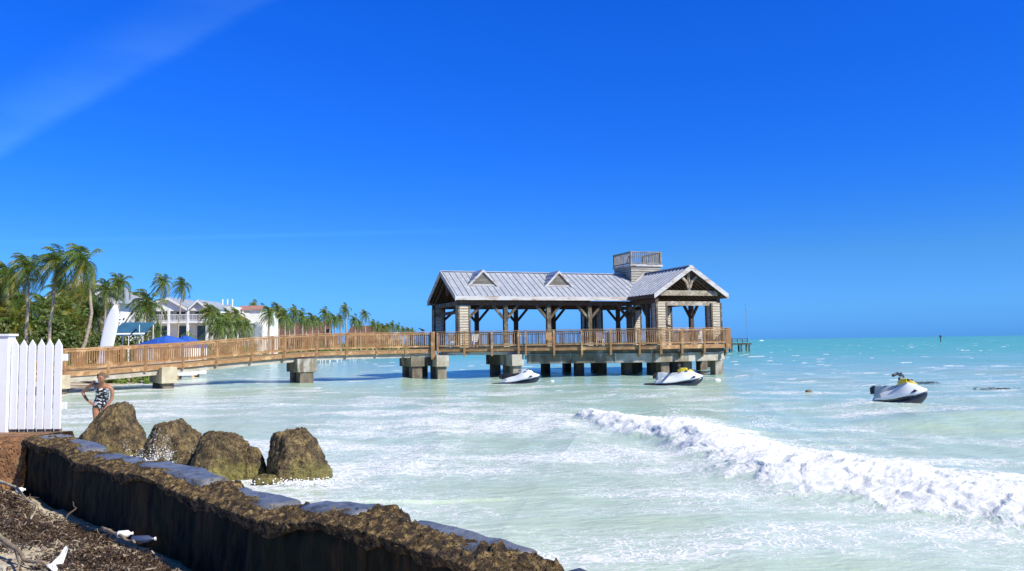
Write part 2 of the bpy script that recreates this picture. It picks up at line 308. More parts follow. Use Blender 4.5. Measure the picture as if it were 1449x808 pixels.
def beach_material():
    m = bpy.data.materials.new('sand'); m.use_nodes = True; n = m.node_tree; b = n.nodes['Principled BSDF']; L = n.links.new
    b.inputs['Roughness'].default_value = 0.9
    g = n.nodes.new('ShaderNodeNewGeometry')
    nz = n.nodes.new('ShaderNodeTexNoise'); nz.inputs['Scale'].default_value = 1.6; nz.inputs['Detail'].default_value = 10; nz.inputs['Roughness'].default_value = 0.7; L(g.outputs['Position'], nz.inputs['Vector'])
    r = n.nodes.new('ShaderNodeValToRGB'); e = r.color_ramp.elements; e[0].position = 0.38; e[0].color = (0.42, 0.34, 0.23, 1); e[1].position = 0.6; e[1].color = (0.66, 0.58, 0.44, 1); L(nz.outputs['Fac'], r.inputs[0])
    mp = n.nodes.new('ShaderNodeMapping'); mp.inputs['Scale'].default_value = (0.30, 1.1, 1.0); mp.inputs['Rotation'].default_value = (0, 0, 0.5); L(g.outputs['Position'], mp.inputs[0])
    wz = n.nodes.new('ShaderNodeTexNoise'); wz.inputs['Scale'].default_value = 0.55; wz.inputs['Detail'].default_value = 7; wz.inputs['Roughness'].default_value = 0.65; L(mp.outputs[0], wz.inputs['Vector'])
    at = n.nodes.new('ShaderNodeAttribute'); at.attribute_name = 'weed'
    ad = n.nodes.new('ShaderNodeMath'); ad.operation = 'ADD'; L(wz.outputs['Fac'], ad.inputs[0]); L(at.outputs['Fac'], ad.inputs[1])
    mr = n.nodes.new('ShaderNodeMapRange'); mr.inputs[1].default_value = 0.60; mr.inputs[2].default_value = 0.66; L(ad.outputs[0], mr.inputs[0])
    w2 = n.nodes.new('ShaderNodeTexNoise'); w2.inputs['Scale'].default_value = 9; w2.inputs['Detail'].default_value = 8; L(g.outputs['Position'], w2.inputs['Vector'])
    r2 = n.nodes.new('ShaderNodeValToRGB'); e = r2.color_ramp.elements; e[0].position = 0.35; e[0].color = (0.06, 0.04, 0.02, 1); e[1].position = 0.65; e[1].color = (0.24, 0.16, 0.08, 1); L(w2.outputs['Fac'], r2.inputs[0])
    mx = n.nodes.new('ShaderNodeMix'); mx.data_type = 'RGBA'; L(mr.outputs[0], mx.inputs[0]); L(r.outputs[0], mx.inputs[6]); L(r2.outputs[0], mx.inputs[7]); L(mx.outputs[2], b.inputs['Base Color'])
    nb = n.nodes.new('ShaderNodeTexNoise'); nb.inputs['Scale'].default_value = 14; nb.inputs['Detail'].default_value = 9; L(g.outputs['Position'], nb.inputs['Vector'])
    bp = n.nodes.new('ShaderNodeBump'); bp.inputs['Strength'].default_value = 0.8; bp.inputs['Distance'].default_value = 0.05; L(nb.outputs['Fac'], bp.inputs['Height']); L(bp.outputs[0], b.inputs['Normal'])
    return m
Dr = np.concatenate([np.arange(-12, 14, 0.08), 14 * np.exp(np.linspace(0, math.log(780 / 14), 220))])
dc = np.concatenate([np.arange(0, 12, 0.1), 12 * np.exp(np.linspace(0.01, math.log(900 / 12), 80))])
GD, GC = np.meshgrid(Dr, dc, indexing='ij'); GX = shore(GD) + 2.0 - GC
GZ = ground_z(GX, GD); dd = shore(GD) - GX
weed = 0.13 * sstep(-1, 0.5, dd) * sstep(11, 4, dd) * (GD > 12) + (0.10 * sstep(2.9, 3.7, GX + GD) - 0.10) * (GD <= 12) - 0.12 * sstep(9, 20, dd)
beach = grid_obj('beach', np.stack([GX, GD, GZ], -1), beach_material(), {'weed': weed}); tag(beach, kind='structure')

# ------------------------------------------------------------------ sea
def water_material():
    m = bpy.data.materials.new('sea_water'); m.use_nodes = True; n = m.node_tree; b = n.nodes['Principled BSDF']; L = n.links.new
    g = n.nodes.new('ShaderNodeNewGeometry'); at = n.nodes.new('ShaderNodeAttribute'); at.attribute_name = 'foam'
    de = n.nodes.new('ShaderNodeAttribute'); de.attribute_name = 'deep'; tu = n.nodes.new('ShaderNodeAttribute'); tu.attribute_name = 'green'
    r = n.nodes.new('ShaderNodeValToRGB'); e = r.color_ramp.elements
    e[0].position = 0.0; e[0].color = (0.50, 0.62, 0.49, 1); e[1].position = 1.0; e[1].color = (0.075, 0.36, 0.165, 1)
    q = e.new(0.35); q.color = (0.40, 0.58, 0.46, 1); q = e.new(0.6); q.color = (0.27, 0.47, 0.41, 1); q = e.new(0.85); q.color = (0.12, 0.42, 0.25, 1)
    L(de.outputs['Fac'], r.inputs[0])
    gr = n.nodes.new('ShaderNodeMix'); gr.data_type = 'RGBA'; gr.clamp_factor = True; L(tu.outputs['Fac'], gr.inputs[0]); L(r.outputs[0], gr.inputs[6]); gr.inputs[7].default_value = (0.50, 0.61, 0.43, 1)
    # foam
    mp = n.nodes.new('ShaderNodeMapping'); mp.inputs['Scale'].default_value = (1, 1.25, 1); L(g.outputs['Position'], mp.inputs[0])
    wn = n.nodes.new('ShaderNodeTexNoise'); wn.inputs['Scale'].default_value = 1.3; wn.inputs['Detail'].default_value = 4; L(mp.outputs[0], wn.inputs['Vector'])
    va = n.nodes.new('ShaderNodeVectorMath'); va.operation = 'MULTIPLY_ADD'; L(wn.outputs['Color'], va.inputs[0]); va.inputs[1].default_value = (0.8, 0.8, 0.8); L(mp.outputs[0], va.inputs[2])
    vo = n.nodes.new('ShaderNodeTexVoronoi'); vo.feature = 'DISTANCE_TO_EDGE'; vo.inputs['Scale'].default_value = 2.6; L(va.outputs[0], vo.inputs['Vector'])
    v2 = n.nodes.new('ShaderNodeTexVoronoi'); v2.feature = 'DISTANCE_TO_EDGE'; v2.inputs['Scale'].default_value = 8.5; L(va.outputs[0], v2.inputs['Vector'])
    mn = n.nodes.new('ShaderNodeMath'); mn.operation = 'MULTIPLY_ADD'; L(v2.outputs['Distance'], mn.inputs[0]); mn.inputs[1].default_value = 1.6; L(vo.outputs['Distance'], mn.inputs[2])
    nz = n.nodes.new('ShaderNodeTexNoise'); nz.inputs['Scale'].default_value = 5; nz.inputs['Detail'].default_value = 8; nz.inputs['Roughness'].default_value = 0.7; L(mp.outputs[0], nz.inputs['Vector'])
    # value = foam*1.6 - lace*1.5 + (noise-.5)*1.2
    a1 = n.nodes.new('ShaderNodeMath'); a1.operation = 'MULTIPLY_ADD'; L(at.outputs['Fac'], a1.inputs[0]); a1.inputs[1].default_value = 1.7; a1.inputs[2].default_value = -0.50
    a2 = n.nodes.new('ShaderNodeMath'); a2.operation = 'MULTIPLY_ADD'; L(mn.outputs[0], a2.inputs[0]); a2.inputs[1].default_value = -1.6; L(a1.outputs[0], a2.inputs[2])
    a3 = n.nodes.new('ShaderNodeMath'); a3.operation = 'MULTIPLY_ADD'; L(nz.outputs['Fac'], a3.inputs[0]); a3.inputs[1].default_value = 0.85; L(a2.outputs[0], a3.inputs[2])
    mr = n.nodes.new('ShaderNodeMapRange'); mr.interpolation_type = 'SMOOTHSTEP'; mr.inputs[1].default_value = 0.05; mr.inputs[2].default_value = 0.60; L(a3.outputs[0], mr.inputs[0])
    hz = n.nodes.new('ShaderNodeMath'); hz.operation = 'MULTIPLY_ADD'; L(at.outputs['Fac'], hz.inputs[0]); hz.inputs[1].default_value = 1.5; hz.inputs[2].default_value = -0.62
    h2 = n.nodes.new('ShaderNodeMath'); h2.operation = 'ADD'; h2.use_clamp = True; L(hz.outputs[0], h2.inputs[0]); L(nz.outputs['Fac'], h2.inputs[1])
    h3 = n.nodes.new('ShaderNodeMath'); h3.operation = 'MULTIPLY'; L(h2.outputs[0], h3.inputs[0]); h3.inputs[1].default_value = 0.75
    mh = n.nodes.new('ShaderNodeMix'); mh.data_type = 'RGBA'; L(h3.outputs[0], mh.inputs[0]); L(gr.outputs[2], mh.inputs[6]); mh.inputs[7].default_value = (0.60, 0.70, 0.67, 1)
    mx = n.nodes.new('ShaderNodeMix'); mx.data_type = 'RGBA'; L(mr.outputs[0], mx.inputs[0]); L(mh.outputs[2], mx.inputs[6]); mx.inputs[7].default_value = (0.76, 0.78, 0.79, 1)
    L(mx.outputs[2], b.inputs['Base Color'])
    rr = n.nodes.new('ShaderNodeMapRange'); rr.inputs[3].default_value = 0.16; rr.inputs[4].default_value = 0.75; L(mr.outputs[0], rr.inputs[0]); L(rr.outputs[0], b.inputs['Roughness'])
    sp_ = n.nodes.new('ShaderNodeMapRange'); L(de.outputs['Fac'], sp_.inputs[0]); sp_.inputs[1].default_value = .3; sp_.inputs[2].default_value = .9; sp_.inputs[3].default_value = .26; sp_.inputs[4].default_value = .07
    b.inputs['IOR'].default_value = 1.33; b.inputs['Specular IOR Level'].default_value = 0.24
    L(sp_.outputs[0], b.inputs['Specular IOR Level']); b.inputs['Subsurface Weight'].default_value = 0.0; L(mr.outputs[0], b.inputs['Subsurface Weight']); b.inputs['Subsurface Radius'].default_value = (0.25, 0.27, 0.28); b.inputs['Subsurface Scale'].default_value = 0.5
    # ripples
    m2 = n.nodes.new('ShaderNodeMapping'); m2.inputs['Scale'].default_value = (1, 2.2, 1); m2.inputs['Rotation'].default_value = (0, 0, -0.35); L(g.outputs['Position'], m2.inputs[0])
    w1 = n.nodes.new('ShaderNodeTexNoise'); w1.inputs['Scale'].default_value = 2.2; w1.inputs['Detail'].default_value = 6; w1.inputs['Roughness'].default_value = 0.6; L(m2.outputs[0], w1.inputs['Vector'])
    f0 = n.nodes.new('ShaderNodeMath'); f0.operation = 'POWER'; L(mr.outputs[0], f0.inputs[0]); f0.inputs[1].default_value = 5
    fs = n.nodes.new('ShaderNodeMath'); fs.operation = 'MULTIPLY'; L(f0.outputs[0], fs.inputs[0]); fs.inputs[1].default_value = 0.8
    fa = n.nodes.new('ShaderNodeMath'); fa.operation = 'MULTIPLY_ADD'; L(nz.outputs['Fac'], fa.inputs[0]); L(fs.outputs[0], fa.inputs[1]); L(w1.outputs['Fac'], fa.inputs[2])
    bp = n.nodes.new('ShaderNodeBump'); bp.inputs['Strength'].default_value = 0.7; bp.inputs['Distance'].default_value = 0.06; L(fa.outputs[0], bp.inputs['Height']); L(bp.outputs[0], b.inputs['Normal'])
    return m

dy = np.concatenate([np.arange(0.3, 14, 0.45), np.arange(14, 60, 0.6), np.arange(60, 345, 0.8), np.linspace(346, 1600, 90)])
WD = (EYE * F / dy)[::-1]
ta = np.concatenate([np.linspace(-1.5, -0.66, 140, endpoint=False), np.linspace(-0.66, 0.68, 1350, endpoint=False), np.linspace(0.68, 1.5, 140)])
D2, T2 = np.meshgrid(WD, ta, indexing='ij'); X2 = D2 * T2
cell = D2 * D2 / (EYE * F) * 0.8
h = np.zeros_like(D2)
for k, (L_, A_, an) in enumerate([(17, .055, 200), (11, .05, 214), (7.3, .04, 190), (4.9, .03, 222), (3.3, .024, 178), (2.3, .018, 232), (1.6, .013, 205), (1.1, .009, 170), (.8, .006, 240), (.6, .004, 215)]):
    a = R(an); kx, ky = math.cos(a), math.sin(a)
    wob = 1.6 * pnoise(X2 / L_ * .35, D2 / L_ * .35, 20 + k)
    ph = (X2 * kx + D2 * ky) / L_ * 2 * np.pi + wob * 3 + k * 1.7
    amp = A_ * (0.55 + 0.9 * np.clip(pnoise(X2 / L_ * .22, D2 / L_ * .22, 40 + k) + .5, 0, 1.3))
    s_ = np.sin(ph); s_ = (1 - np.abs(np.sin(ph / 2)) ** 0.8) * 2 - 1 if k < 7 else s_
    h += amp * s_ * np.clip(L_ / (5 * cell) - .2, 0, 1)
h *= 0.45 + 0.55 * sstep(7, 22, np.hypot(X2 - 1.5, D2))
# the shallows by the beach lie calm
cal = sstep(0, 16, X2 - shore(D2)); cal = np.where(D2 < 12, 1, cal); h *= 0.25 + 0.75 * cal
# breaking wave: front line and back line of the white water
fX = np.interp(D2, [5, 8, 9.5, 10.5, 11.6, 13.6, 16, 18.7, 20.2, 24.5, 27], [9.3, 7.1, 6.06, 5.13, 4.25, 3.43, 3.55, 3.2, 2.5, 1.95, 2.2])
bX = np.interp(D2, [5, 9, 12.4, 14.7, 16.8, 19.3, 22.2, 25.5, 27], [14.5, 11.6, 9.4, 7.7, 6.8, 6.0, 5.0, 3.5, 2.2])
fX = fX + 0.28 * fbm(D2 * 1.1, D2 * 0 + 3, 3, 60); bX = bX + 0.5 * fbm(D2 * 1.3, X2 * .2, 3, 61)
sx_ = (X2 - fX) / np.maximum(bX - fX, 0.2)
endf = sstep(28, 24.5, D2)
roll = sstep(-0.12, 0.30, sx_) * (1 - sstep(0.24, 0.85, sx_)) * endf
strip = sstep(-0.08, 0.08, sx_ + .20 * fbm(X2 * 2.2, D2 * 2.2, 3, 66)) * (1 - sstep(0.8, 1.1, sx_)) * endf
hw = 0.26 + 0.06 * sstep(22, 12, D2)
mod = 0.72 + 0.6 * fbm(D2 * .45, X2 * .1, 2, 62)
h += hw * roll * mod
# swell shoulder just behind the crest
h += 0.26 * np.exp(-((X2 - 5.15) / 1.0) ** 2 - ((D2 - 21.6) / 2.2) ** 2) + 0.22 * np.exp(-((X2 - 12.2) / 2.2) ** 2 - ((D2 - 22.6) / 1.3) ** 2)
def billow(x, y, o, sd):
    s = 0; a = 1
    for k in range(o): s = s + a * np.abs(pnoise(x * 2 ** k, y * 2 ** k, sd + k)); a *= 0.55
    return s
lump = billow(X2 * 1.7, D2 * 1.4, 5, 70)
h += 0.12 * np.exp(-((sx_ - .55) / .5) ** 2) * endf * sstep(1.6, .9, sx_) * sstep(-.4, .2, sx_)
h += strip * (0.115 * (0.55 - lump) * (0.25 + roll) + 0.018 * fbm(X2 * 8, D2 * 7, 4, 75, .6) * (0.25 + roll))
X2b = X2 - 0.20 * roll * (1 + 2.2 * pnoise(X2 * 2.2, D2 * 2.2, 77)) * sstep(0.5, 0.0, sx_)   # the roller leans over its front
# foam density
st = fbm(X2 * 0.16, D2 * 0.55, 4, 80); st2 = fbm(X2 * 0.5 + .3 * D2, D2 * 1.1, 4, 85)
foam = 0.25 + 0.50 * st + 0.25 * st2
left = sstep(4, -4, X2) * sstep(48, 20, D2); foam += 0.24 * left
foam += 0.20 * sstep(1.0, 0.1, np.abs(X2 - fX + 1.2) / 2.5) * endf
foam -= 0.30 * sstep(24, 90, D2)
sh = X2 - shore(D2); foam += 0.55 * np.exp(-((sh - 2.5) / 3.5) ** 2) * (D2 > 40) * (0.5 + st2)
foam -= 0.42 * np.exp(-((X2 + 10) / 3.2) ** 2 - ((D2 - 22) / 7.0) ** 2)
# foam around the boulders and below the wall
for rx, rd, rr_ in [(-9.4, 16.6, 1.6), (-6.6, 15.3, 1.5), (-5.1, 14.4, 1.3), (-3.75, 13.9, 1.6), (.6, 6.8, 1.3), (-1.3, 7.5, 1.6)]:
    foam += 0.42 * np.exp(-((X2 - rx) ** 2 + (D2 - rd) ** 2) / rr_ ** 2)
foam = np.clip(foam, 0, 0.62)
caps = sstep(0.40, 0.55, fbm(X2 * 0.35, D2 * 0.9, 3, 95)) * sstep(22, 40, D2); foam = np.maximum(foam, 0.75 * caps * sstep(400, 120, D2))
foam = np.where(strip > 0.02, np.maximum(foam, strip * (0.46 + 0.62 * roll + 0.60 * st2 + .35 * st)), foam)
deep = np.interp(D2, [4, 14, 26, 45, 75, 140, 400, 2500], [0.0, 0.12, 0.30, 0.5, 0.66, 0.84, 0.92, 1.0]) + 0.10 * fbm(X2 * .03, D2 * .05, 3, 97)
deep = deep * (0.35 + 0.65 * sstep(-2, 30, sh))
green = np.clip(0.25 + 1.5 * fbm(X2 * .12, D2 * .3, 3, 98), 0, 1) * sstep(80, 12, D2) * 0.75 + 0.9 * np.exp(-((X2 - 5.2) / 1.1) ** 2 - ((D2 - 21.6) / 2.4) ** 2)
green = np.clip(green + 8 * np.clip(h - .06, 0, .08) * (1 - strip), 0, 1)
sea = grid_obj('sea', np.stack([X2b, D2, h], -1), water_material(), {'foam': foam, 'deep': np.clip(deep, 0, 1), 'green': green}); tag(sea, kind='structure')
def sea_h(x, D):
    i = np.argmin(np.abs(WD - D)); j = np.argmin(np.abs(ta - x / D)); return float(h[i, j])

# ------------------------------------------------------------------ pavilion on the pier
TH = R(20)
P0 = Vector((-3.8, 54.1, 0))
def railing(root, pts, zt, seg_posts=None, mats=M['wood'], post_bot=None, hgt=1.07, skip_first=False, face=None, bal_sp=0.125, post_w=0.13):
    """posts at every point of pts; zt(i) = rail-top height at point i; between posts a handrail, bottom rail and baluster panel"""
    for i, p in enumerate(pts):
        if i == 0 and skip_first: continue
        zb = (post_bot if post_bot is not None else zt[i] - hgt - 0.35)
        w = post_w / 2
        MB().box(p[0] - w, p[0] + w, p[1] - w, p[1] + w, zb, zt[i] + 0.02).build('post', mats, root, bevel=0.008)
    for i in range(len(pts) - 1):
        a = Vector((pts[i][0], pts[i][1], zt[i])); b = Vector((pts[i + 1][0], pts[i + 1][1], zt[i + 1])); dv = b - a; L_ = dv.length; d = dv / L_
        a2 = a + d * 0.08; b2 = b - d * 0.08
        if (b2 - a2).dot(d) < 0.1: continue
        MB().beam(a + Vector((0, 0, .045)), b + Vector((0, 0, .045)), 0.16, 0.04).build('handrail', mats, root)
        zb = Vector((0, 0, -(hgt - 0.16)))
        MB().beam(a2 + zb, b2 + zb, 0.05, 0.10).beam(a2 - Vector((0, 0, .06)), b2 - Vector((0, 0, .06)), 0.05, 0.08).build('bottom_rail', mats, root)
        mb = MB(); n = max(1, int(L_ / bal_sp))
        for k in range(1, n):
            p = a + d * (L_ * k / n)
            j = random.uniform(-.006, .006)
            mb.box(p.x - .022 + j, p.x + .022 + j, p.y - .022, p.y + .022, p.z - hgt + 0.12, p.z - 0.05)
        if mb.v: mb.build('baluster_panel', mats, root)

pav = empty('pier_pavilion', (P0.x, P0.y, 0), TH, 'open timber pavilion with ribbed metal roof, two dormers and a lookout tower', 'pavilion')
ZE, ZR, HW = 5.45, 7.45, 3.875          # eave top, ridge, half width of the long roof
CX0, CX1, CXR, CY0, CY1 = 13.06, 18.96, 16.01, -3.79, 9.2
T = 0.10
def seams(mb, p_of, s0, s1, lim, n):    # standing seams: p_of(s, t) -> point on the slope, lim(s) -> (t0, t1)
    for k in range(n + 1):
        s = s0 + (s1 - s0) * k / n; t0, t1 = lim(s)
        if t1 - t0 < 0.1: continue
        a = Vector(p_of(s, t0)); b = Vector(p_of(s, t1)); mb.beam(a + Vector((0, 0, .025)), b + Vector((0, 0, .025)), 0.028, 0.045)
def roof_part(name, polys, seamf, m=M['roof']):
    mb = MB()
    for p in polys: mb.solid([Vector(q) - Vector((0, 0, T)) for q in p], (0, 0, T))
    seamf(mb); return mb.build(name, m, pav)
sl_m = (ZR - ZE) / HW
fm = lambda s, t: (s, t, ZE + t * sl_m)
bmf = lambda s, t: (s, 2 * HW - t, ZE + t * sl_m)
def s_main(mb):
    seams(mb, fm, 0.12, 15.9, lambda s: (0 if s < CX0 else (s - CX0) / (CXR - CX0) * HW, HW), 36)
    seams(mb, bmf, 0.12, 15.9, lambda s: (0 if s < CX0 else (s - CX0) / (CXR - CX0) * HW, HW), 36)
    mb.beam((0, HW, ZR + .03), (CXR, HW, ZR + .03), 0.30, 0.05)
main_roof = roof_part('roof', [[(0, 0, ZE), (CX0, 0, ZE), (CXR, HW, ZR), (0, HW, ZR)], [(0, 2 * HW, ZE), (0, HW, ZR), (CXR, HW, ZR), (CX0, 2 * HW, ZE)]], s_main)
ZC = 7.43; sl_c = (ZC - ZE) / (CXR - CX0)
fl = lambda s, t: (CX0 + t, s, ZE + t * sl_c); fr = lambda s, t: (CX1 - t, s, ZE + t * sl_c); HC = CXR - CX0
def s_cross(mb):
    def lim(s):
        if s < 0 or s > 2 * HW: return (0, HC)
        return ((s if s < HW else 2 * HW - s) / HW * HC, HC)
    seams(mb, fl, CY0 + .1, CY1 - .1, lim, 26); seams(mb, fr, CY0 + .1, CY1 - .1, lambda s: (0, HC), 31)
    mb.beam((CXR, CY0, ZC + .03), (CXR, CY1, ZC + .03), 0.30, 0.05)
cross_roof = roof_part('roof', [[(CX0, CY0, ZE), (CXR, CY0, ZC), (CXR, HW, ZC), (CX0, 0, ZE)], [(CX0, 2 * HW, ZE), (CXR, HW, ZC), (CXR, CY1, ZC), (CX0, CY1, ZE)], [(CX1, CY0, ZE), (CX1, CY1, ZE), (CXR, CY1, ZC), (CXR, CY0, ZC)]], s_cross)
cross_roof['label'] = 'cross gable roof facing the open sea end'
# fascias and rakes
def fascia(a, b, m=M['fascia'], hgt=0.26, th=0.05, name='fascia'):
    return MB().beam(Vector(a) - Vector((0, 0, hgt / 2 + .01)), Vector(b) - Vector((0, 0, hgt / 2 + .01)), th, hgt).build(name, m, pav)
fascia((-.03, -.03, ZE), (CX0, -.03, ZE)); fascia((-.03, 2 * HW + .03, ZE), (CX0, 2 * HW + .03, ZE))
fascia((CX0 - .03, CY0, ZE), (CX0 - .03, -.03, ZE), M['old_wood']); fascia((CX1 + .03, CY0, ZE), (CX1 + .03, CY1, ZE)); fascia((CX0 - .03, 2 * HW, ZE), (CX0 - .03, CY1, ZE))
def rake(a, b, n, m=M['fascia'], hh=0.30, th=0.06):
    a = Vector(a); b = Vector(b); return MB().solid([a + Vector((0, 0, .06)), b + Vector((0, 0, .06)), b - Vector((0, 0, hh)), a - Vector((0, 0, hh))], Vector(n) * th).build('bargeboard', m, pav)
rake((0, -.05, ZE - .02), (0, HW, ZR), (-1, 0, 0)); rake((0, 2 * HW + .05, ZE - .02), (0, HW, ZR), (-1, 0, 0))
rake((CX0 - .05, CY0, ZE - .02), (CXR, CY0, ZC), (0, -1, 0)); rake((CX1 + .05, CY0, ZE - .02), (CXR, CY0, ZC), (0, -1, 0))
rake((CX0 - .05, CY1, ZE - .02), (CXR, CY1, ZC), (0, 1, 0)); rake((CX1 + .05, CY1, ZE - .02), (CXR, CY1, ZC), (0, 1, 0))
# ceiling boards and rafters
mb = MB()
for a, b, c, d in [((.05, .1), (CX0 + .1, .1), (CXR, HW), (.05, HW))]:
    for s in (0, 1):
        q = [(p[0], p[1] if s == 0 else 2 * HW - p[1], ZE + p[1] * sl_m - T - .06) for p in (a, b, c, d)]
        mb.solid(q, (0, 0, .03))
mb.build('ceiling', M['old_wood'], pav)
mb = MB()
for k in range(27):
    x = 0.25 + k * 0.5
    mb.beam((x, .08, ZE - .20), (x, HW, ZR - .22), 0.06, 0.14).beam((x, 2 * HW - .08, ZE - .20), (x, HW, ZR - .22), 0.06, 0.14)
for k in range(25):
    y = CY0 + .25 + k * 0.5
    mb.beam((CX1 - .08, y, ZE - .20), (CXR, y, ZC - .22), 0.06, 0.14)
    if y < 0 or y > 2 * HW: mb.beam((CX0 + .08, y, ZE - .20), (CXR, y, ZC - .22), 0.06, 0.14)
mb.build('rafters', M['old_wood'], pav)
# dormers
def dormer(x):
    hw_, t0 = 1.04, 1.62; zb = ZE + t0 * sl_m; zt = zb + 1.04; y0 = t0
    d = MB(); th = (zt - zb) / hw_; tb = (zt - ZE) / sl_m
    ov = 0.14; zo = zb - ov * th
    for sg in (-1, 1):
        e0 = (x + sg * (hw_ + ov), y0 - ov, zo + .06); r0 = (x, y0 - ov, zt + .06); r1 = (x, tb, zt + .06); e1 = (x + sg * (hw_ + ov), y0 + .1, zo + .06)
        d.solid([e0, r0, r1, e1], (0, 0, .06))
        for k in range(1, 4):
            f = k / 4; a = Vector(e0).lerp(Vector(r0), f); a2 = Vector(e1).lerp(Vector(r1), f)
            d.beam(a + Vector((0, 0, .08)), a2 + Vector((0, 0, .08)), .03, .04)
    dm = d.build('dormer', M['roof'], pav)
    MB().solid([(x - hw_, y0, zb), (x + hw_, y0, zb), (x, y0, zt)], (0, .06, 0)).build('gable_panel', M['siding'], dm)
    lv = MB()
    for k in range(8):
        z = zb + .12 + k * .095; w = (zt - .17 - z) / th * .98
        if w > .06: lv.solid([(x - w, y0 - .02, z + .05), (x + w, y0 - .02, z + .05), (x + w, y0 - .07, z), (x - w, y0 - .07, z)], (0, -.012, .012))
    lv.build('louvre', M['siding_dark'], dm)
    tr = MB()
    for sg in (-1, 1): tr.solid([(x + sg * (hw_ + ov), y0 - ov, zo + .08), (x, y0 - ov, zt + .08), (x, y0 - ov, zt - .08), (x + sg * (hw_ + ov), y0 - ov, zo - .06)], (0, -.03, 0))
    tr.box(x - hw_ - .05, x + hw_ + .05, y0 - .09, y0, zb - .01, zb + .09)
    tr.build('trim', M['fascia'], dm)
dormer(2.45); dormer(8.25)
# columns with knee braces
def siding_mb(mb, x0, x1, y0, y1, z0, z1, st=0.18):
    z = z0
    while z < z1 - .02:
        zz = min(z + st - .022, z1)
        mb.add([(x0-.035,y0-.035,z),(x1+.035,y0-.035,z),(x1+.035,y1+.035,z),(x0-.035,y1+.035,z),(x0,y0,zz),(x1,y0,zz),(x1,y1,zz),(x0,y1,zz)],
               [(0,3,2,1),(4,5,6,7),(0,1,5,4),(1,2,6,5),(2,3,7,6),(3,0,4,7)]); z += st
    return mb
ZD = 1.92                                # deck level
ZB0, ZB1 = 4.86, 5.16                    # plate beams
def post(x, y, dirs, m=M['green_wood'], w=0.30, base=True):
    c = MB().box(x - w / 2, x + w / 2, y - w / 2, y + w / 2, ZD, ZB0).build('column', m, pav, bevel=0.015)
    if base: MB().box(x - w / 2 - .05, x + w / 2 + .05, y - w / 2 - .05, y + w / 2 + .05, ZD + .005, ZD + .28).build('column_base', M['beam_pale'], c)
    for dx, dy_ in dirs:
        MB().beam((x + dx * w * .3, y + dy_ * w * .3, ZB0 - .95), (x + dx * .95, y + dy_ * .95, ZB0 + .02), 0.16, 0.17).build('knee_brace', M['old_wood'] if y > 4 else M['green_wood'], pav)
def pier_col(x0, x1, y0, y1):
    c = siding_mb(MB(), x0 + .05, x1 - .05, y0 + .05, y1 - .05, ZD, ZB0).build('corner_pier', M['siding'], pav)
    for a in (x0, x1 - .13):
        for b in (y0, y1 - .13):
            MB().box(a, a + .13, b, b + .13, ZD, ZB0 + .003).build('corner_board', M['green_wood'], c)
xs = [3.72, 6.95, 10.15]
for x in xs:
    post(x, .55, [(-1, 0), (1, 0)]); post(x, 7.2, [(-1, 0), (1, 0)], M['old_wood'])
post(13.4, .55, [(-1, 0), (0, -1)], M['green_wood'], .34); post(13.4, 7.2, [(-1, 0)], M['old_wood'], .34)
pier_col(.22, 1.12, .3, .95); pier_col(.22, 1.12, 6.8, 7.45)
pier_col(13.32, 14.22, -3.5, -2.7); pier_col(17.75, 18.65, -3.5, -2.7)
pier_col(17.9, 18.65, 8.1, 8.9); pier_col(13.32, 14.15, 8.1, 8.9)
pier_col(13.6, 14.3, 6.7, 7.5); pier_col(17.95, 18.65, 3.2, 3.95)
post(18.45, .2, [(0, -1), (0, 1)], M['old_wood']); post(16.6, 8.5, [(-1, 0), (1, 0)], M['old_wood'])
post(13.45, -2.1, [(0, 1)], M['old_wood'], .26, False)
for a, b in [((1.12, .62), (2.05, .62)), ((1.12, 7.1), (2.05, 7.1))]:
    MB().beam((a[0] - .1, a[1], ZB0 - .9), (b[0], b[1], ZB0), .16, .17).build('knee_brace', M['old_wood'], pav)
def plate(a, b, z0=ZB0, z1=ZB1, w=0.26, m=M['old_wood'], name='beam'):
    MB().beam((a[0], a[1], (z0 + z1) / 2), (b[0], b[1], (z0 + z1) / 2), w, z1 - z0).build(name, m, pav, bevel=0.01)
plate((.2, .55), (13.6, .55)); plate((.2, 7.2), (13.6, 7.2)); plate((.5, .4), (.5, 7.4), ZB0 + .004, ZB1 + .004, .22, M['green_wood']); plate((.48, .4), (.48, 7.4), 4.30, 4.52, .18)
plate((13.45, -3.4), (13.45, 8.7), ZB0 + .003, ZB1 - .003); plate((18.45, -3.4), (18.45, 8.7), ZB0 + .002, ZB1 + .002); plate((13.4, 8.5), (18.5, 8.5))
plate((13.4, -3.28), (18.6, -3.28), 4.66, 4.96, .22, M['beam_pale']); plate((13.7, -3.42), (18.3, -3.42), 5.36, 5.72, .22, M['beam_pale'])
for x in xs: plate((x, .4), (x, 7.4), ZB0 - .02, ZB1 - .02, .2)
# gable trusses: king post and curved struts
def truss(pt, m):                        # pt(a, z): a = offset from the ridge line
    for nm, pl in [('king_post', [(0, 5.7), (0, 7.1)]), ('strut', [(.05, 5.9), (.22, 6.35), (.62, 6.72)]), ('strut', [(-.05, 5.9), (-.22, 6.35), (-.62, 6.72)])]:
        mb = MB()
        for i in range(len(pl) - 1): mb.beam(pt(*pl[i]), pt(*pl[i + 1]), .17, .17, (0.3, 0.3, 0) if nm == 'king_post' else (0, 0, 1))
        mb.build(nm, m, pav)
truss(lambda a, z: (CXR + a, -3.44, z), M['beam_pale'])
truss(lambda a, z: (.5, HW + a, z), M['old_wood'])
for a, b in [((13.3, -3.3, 5.35), (CXR, -3.3, ZC - .32)), ((18.7, -3.3, 5.35), (CXR, -3.3, ZC - .32)), ((.5, .3, 5.3), (.5, HW, ZR - .3)), ((.5, 7.45, 5.3), (.5, HW, ZR - .3))]: MB().beam(a, b, .16, .2).build('truss_rafter', M['old_wood'], pav)
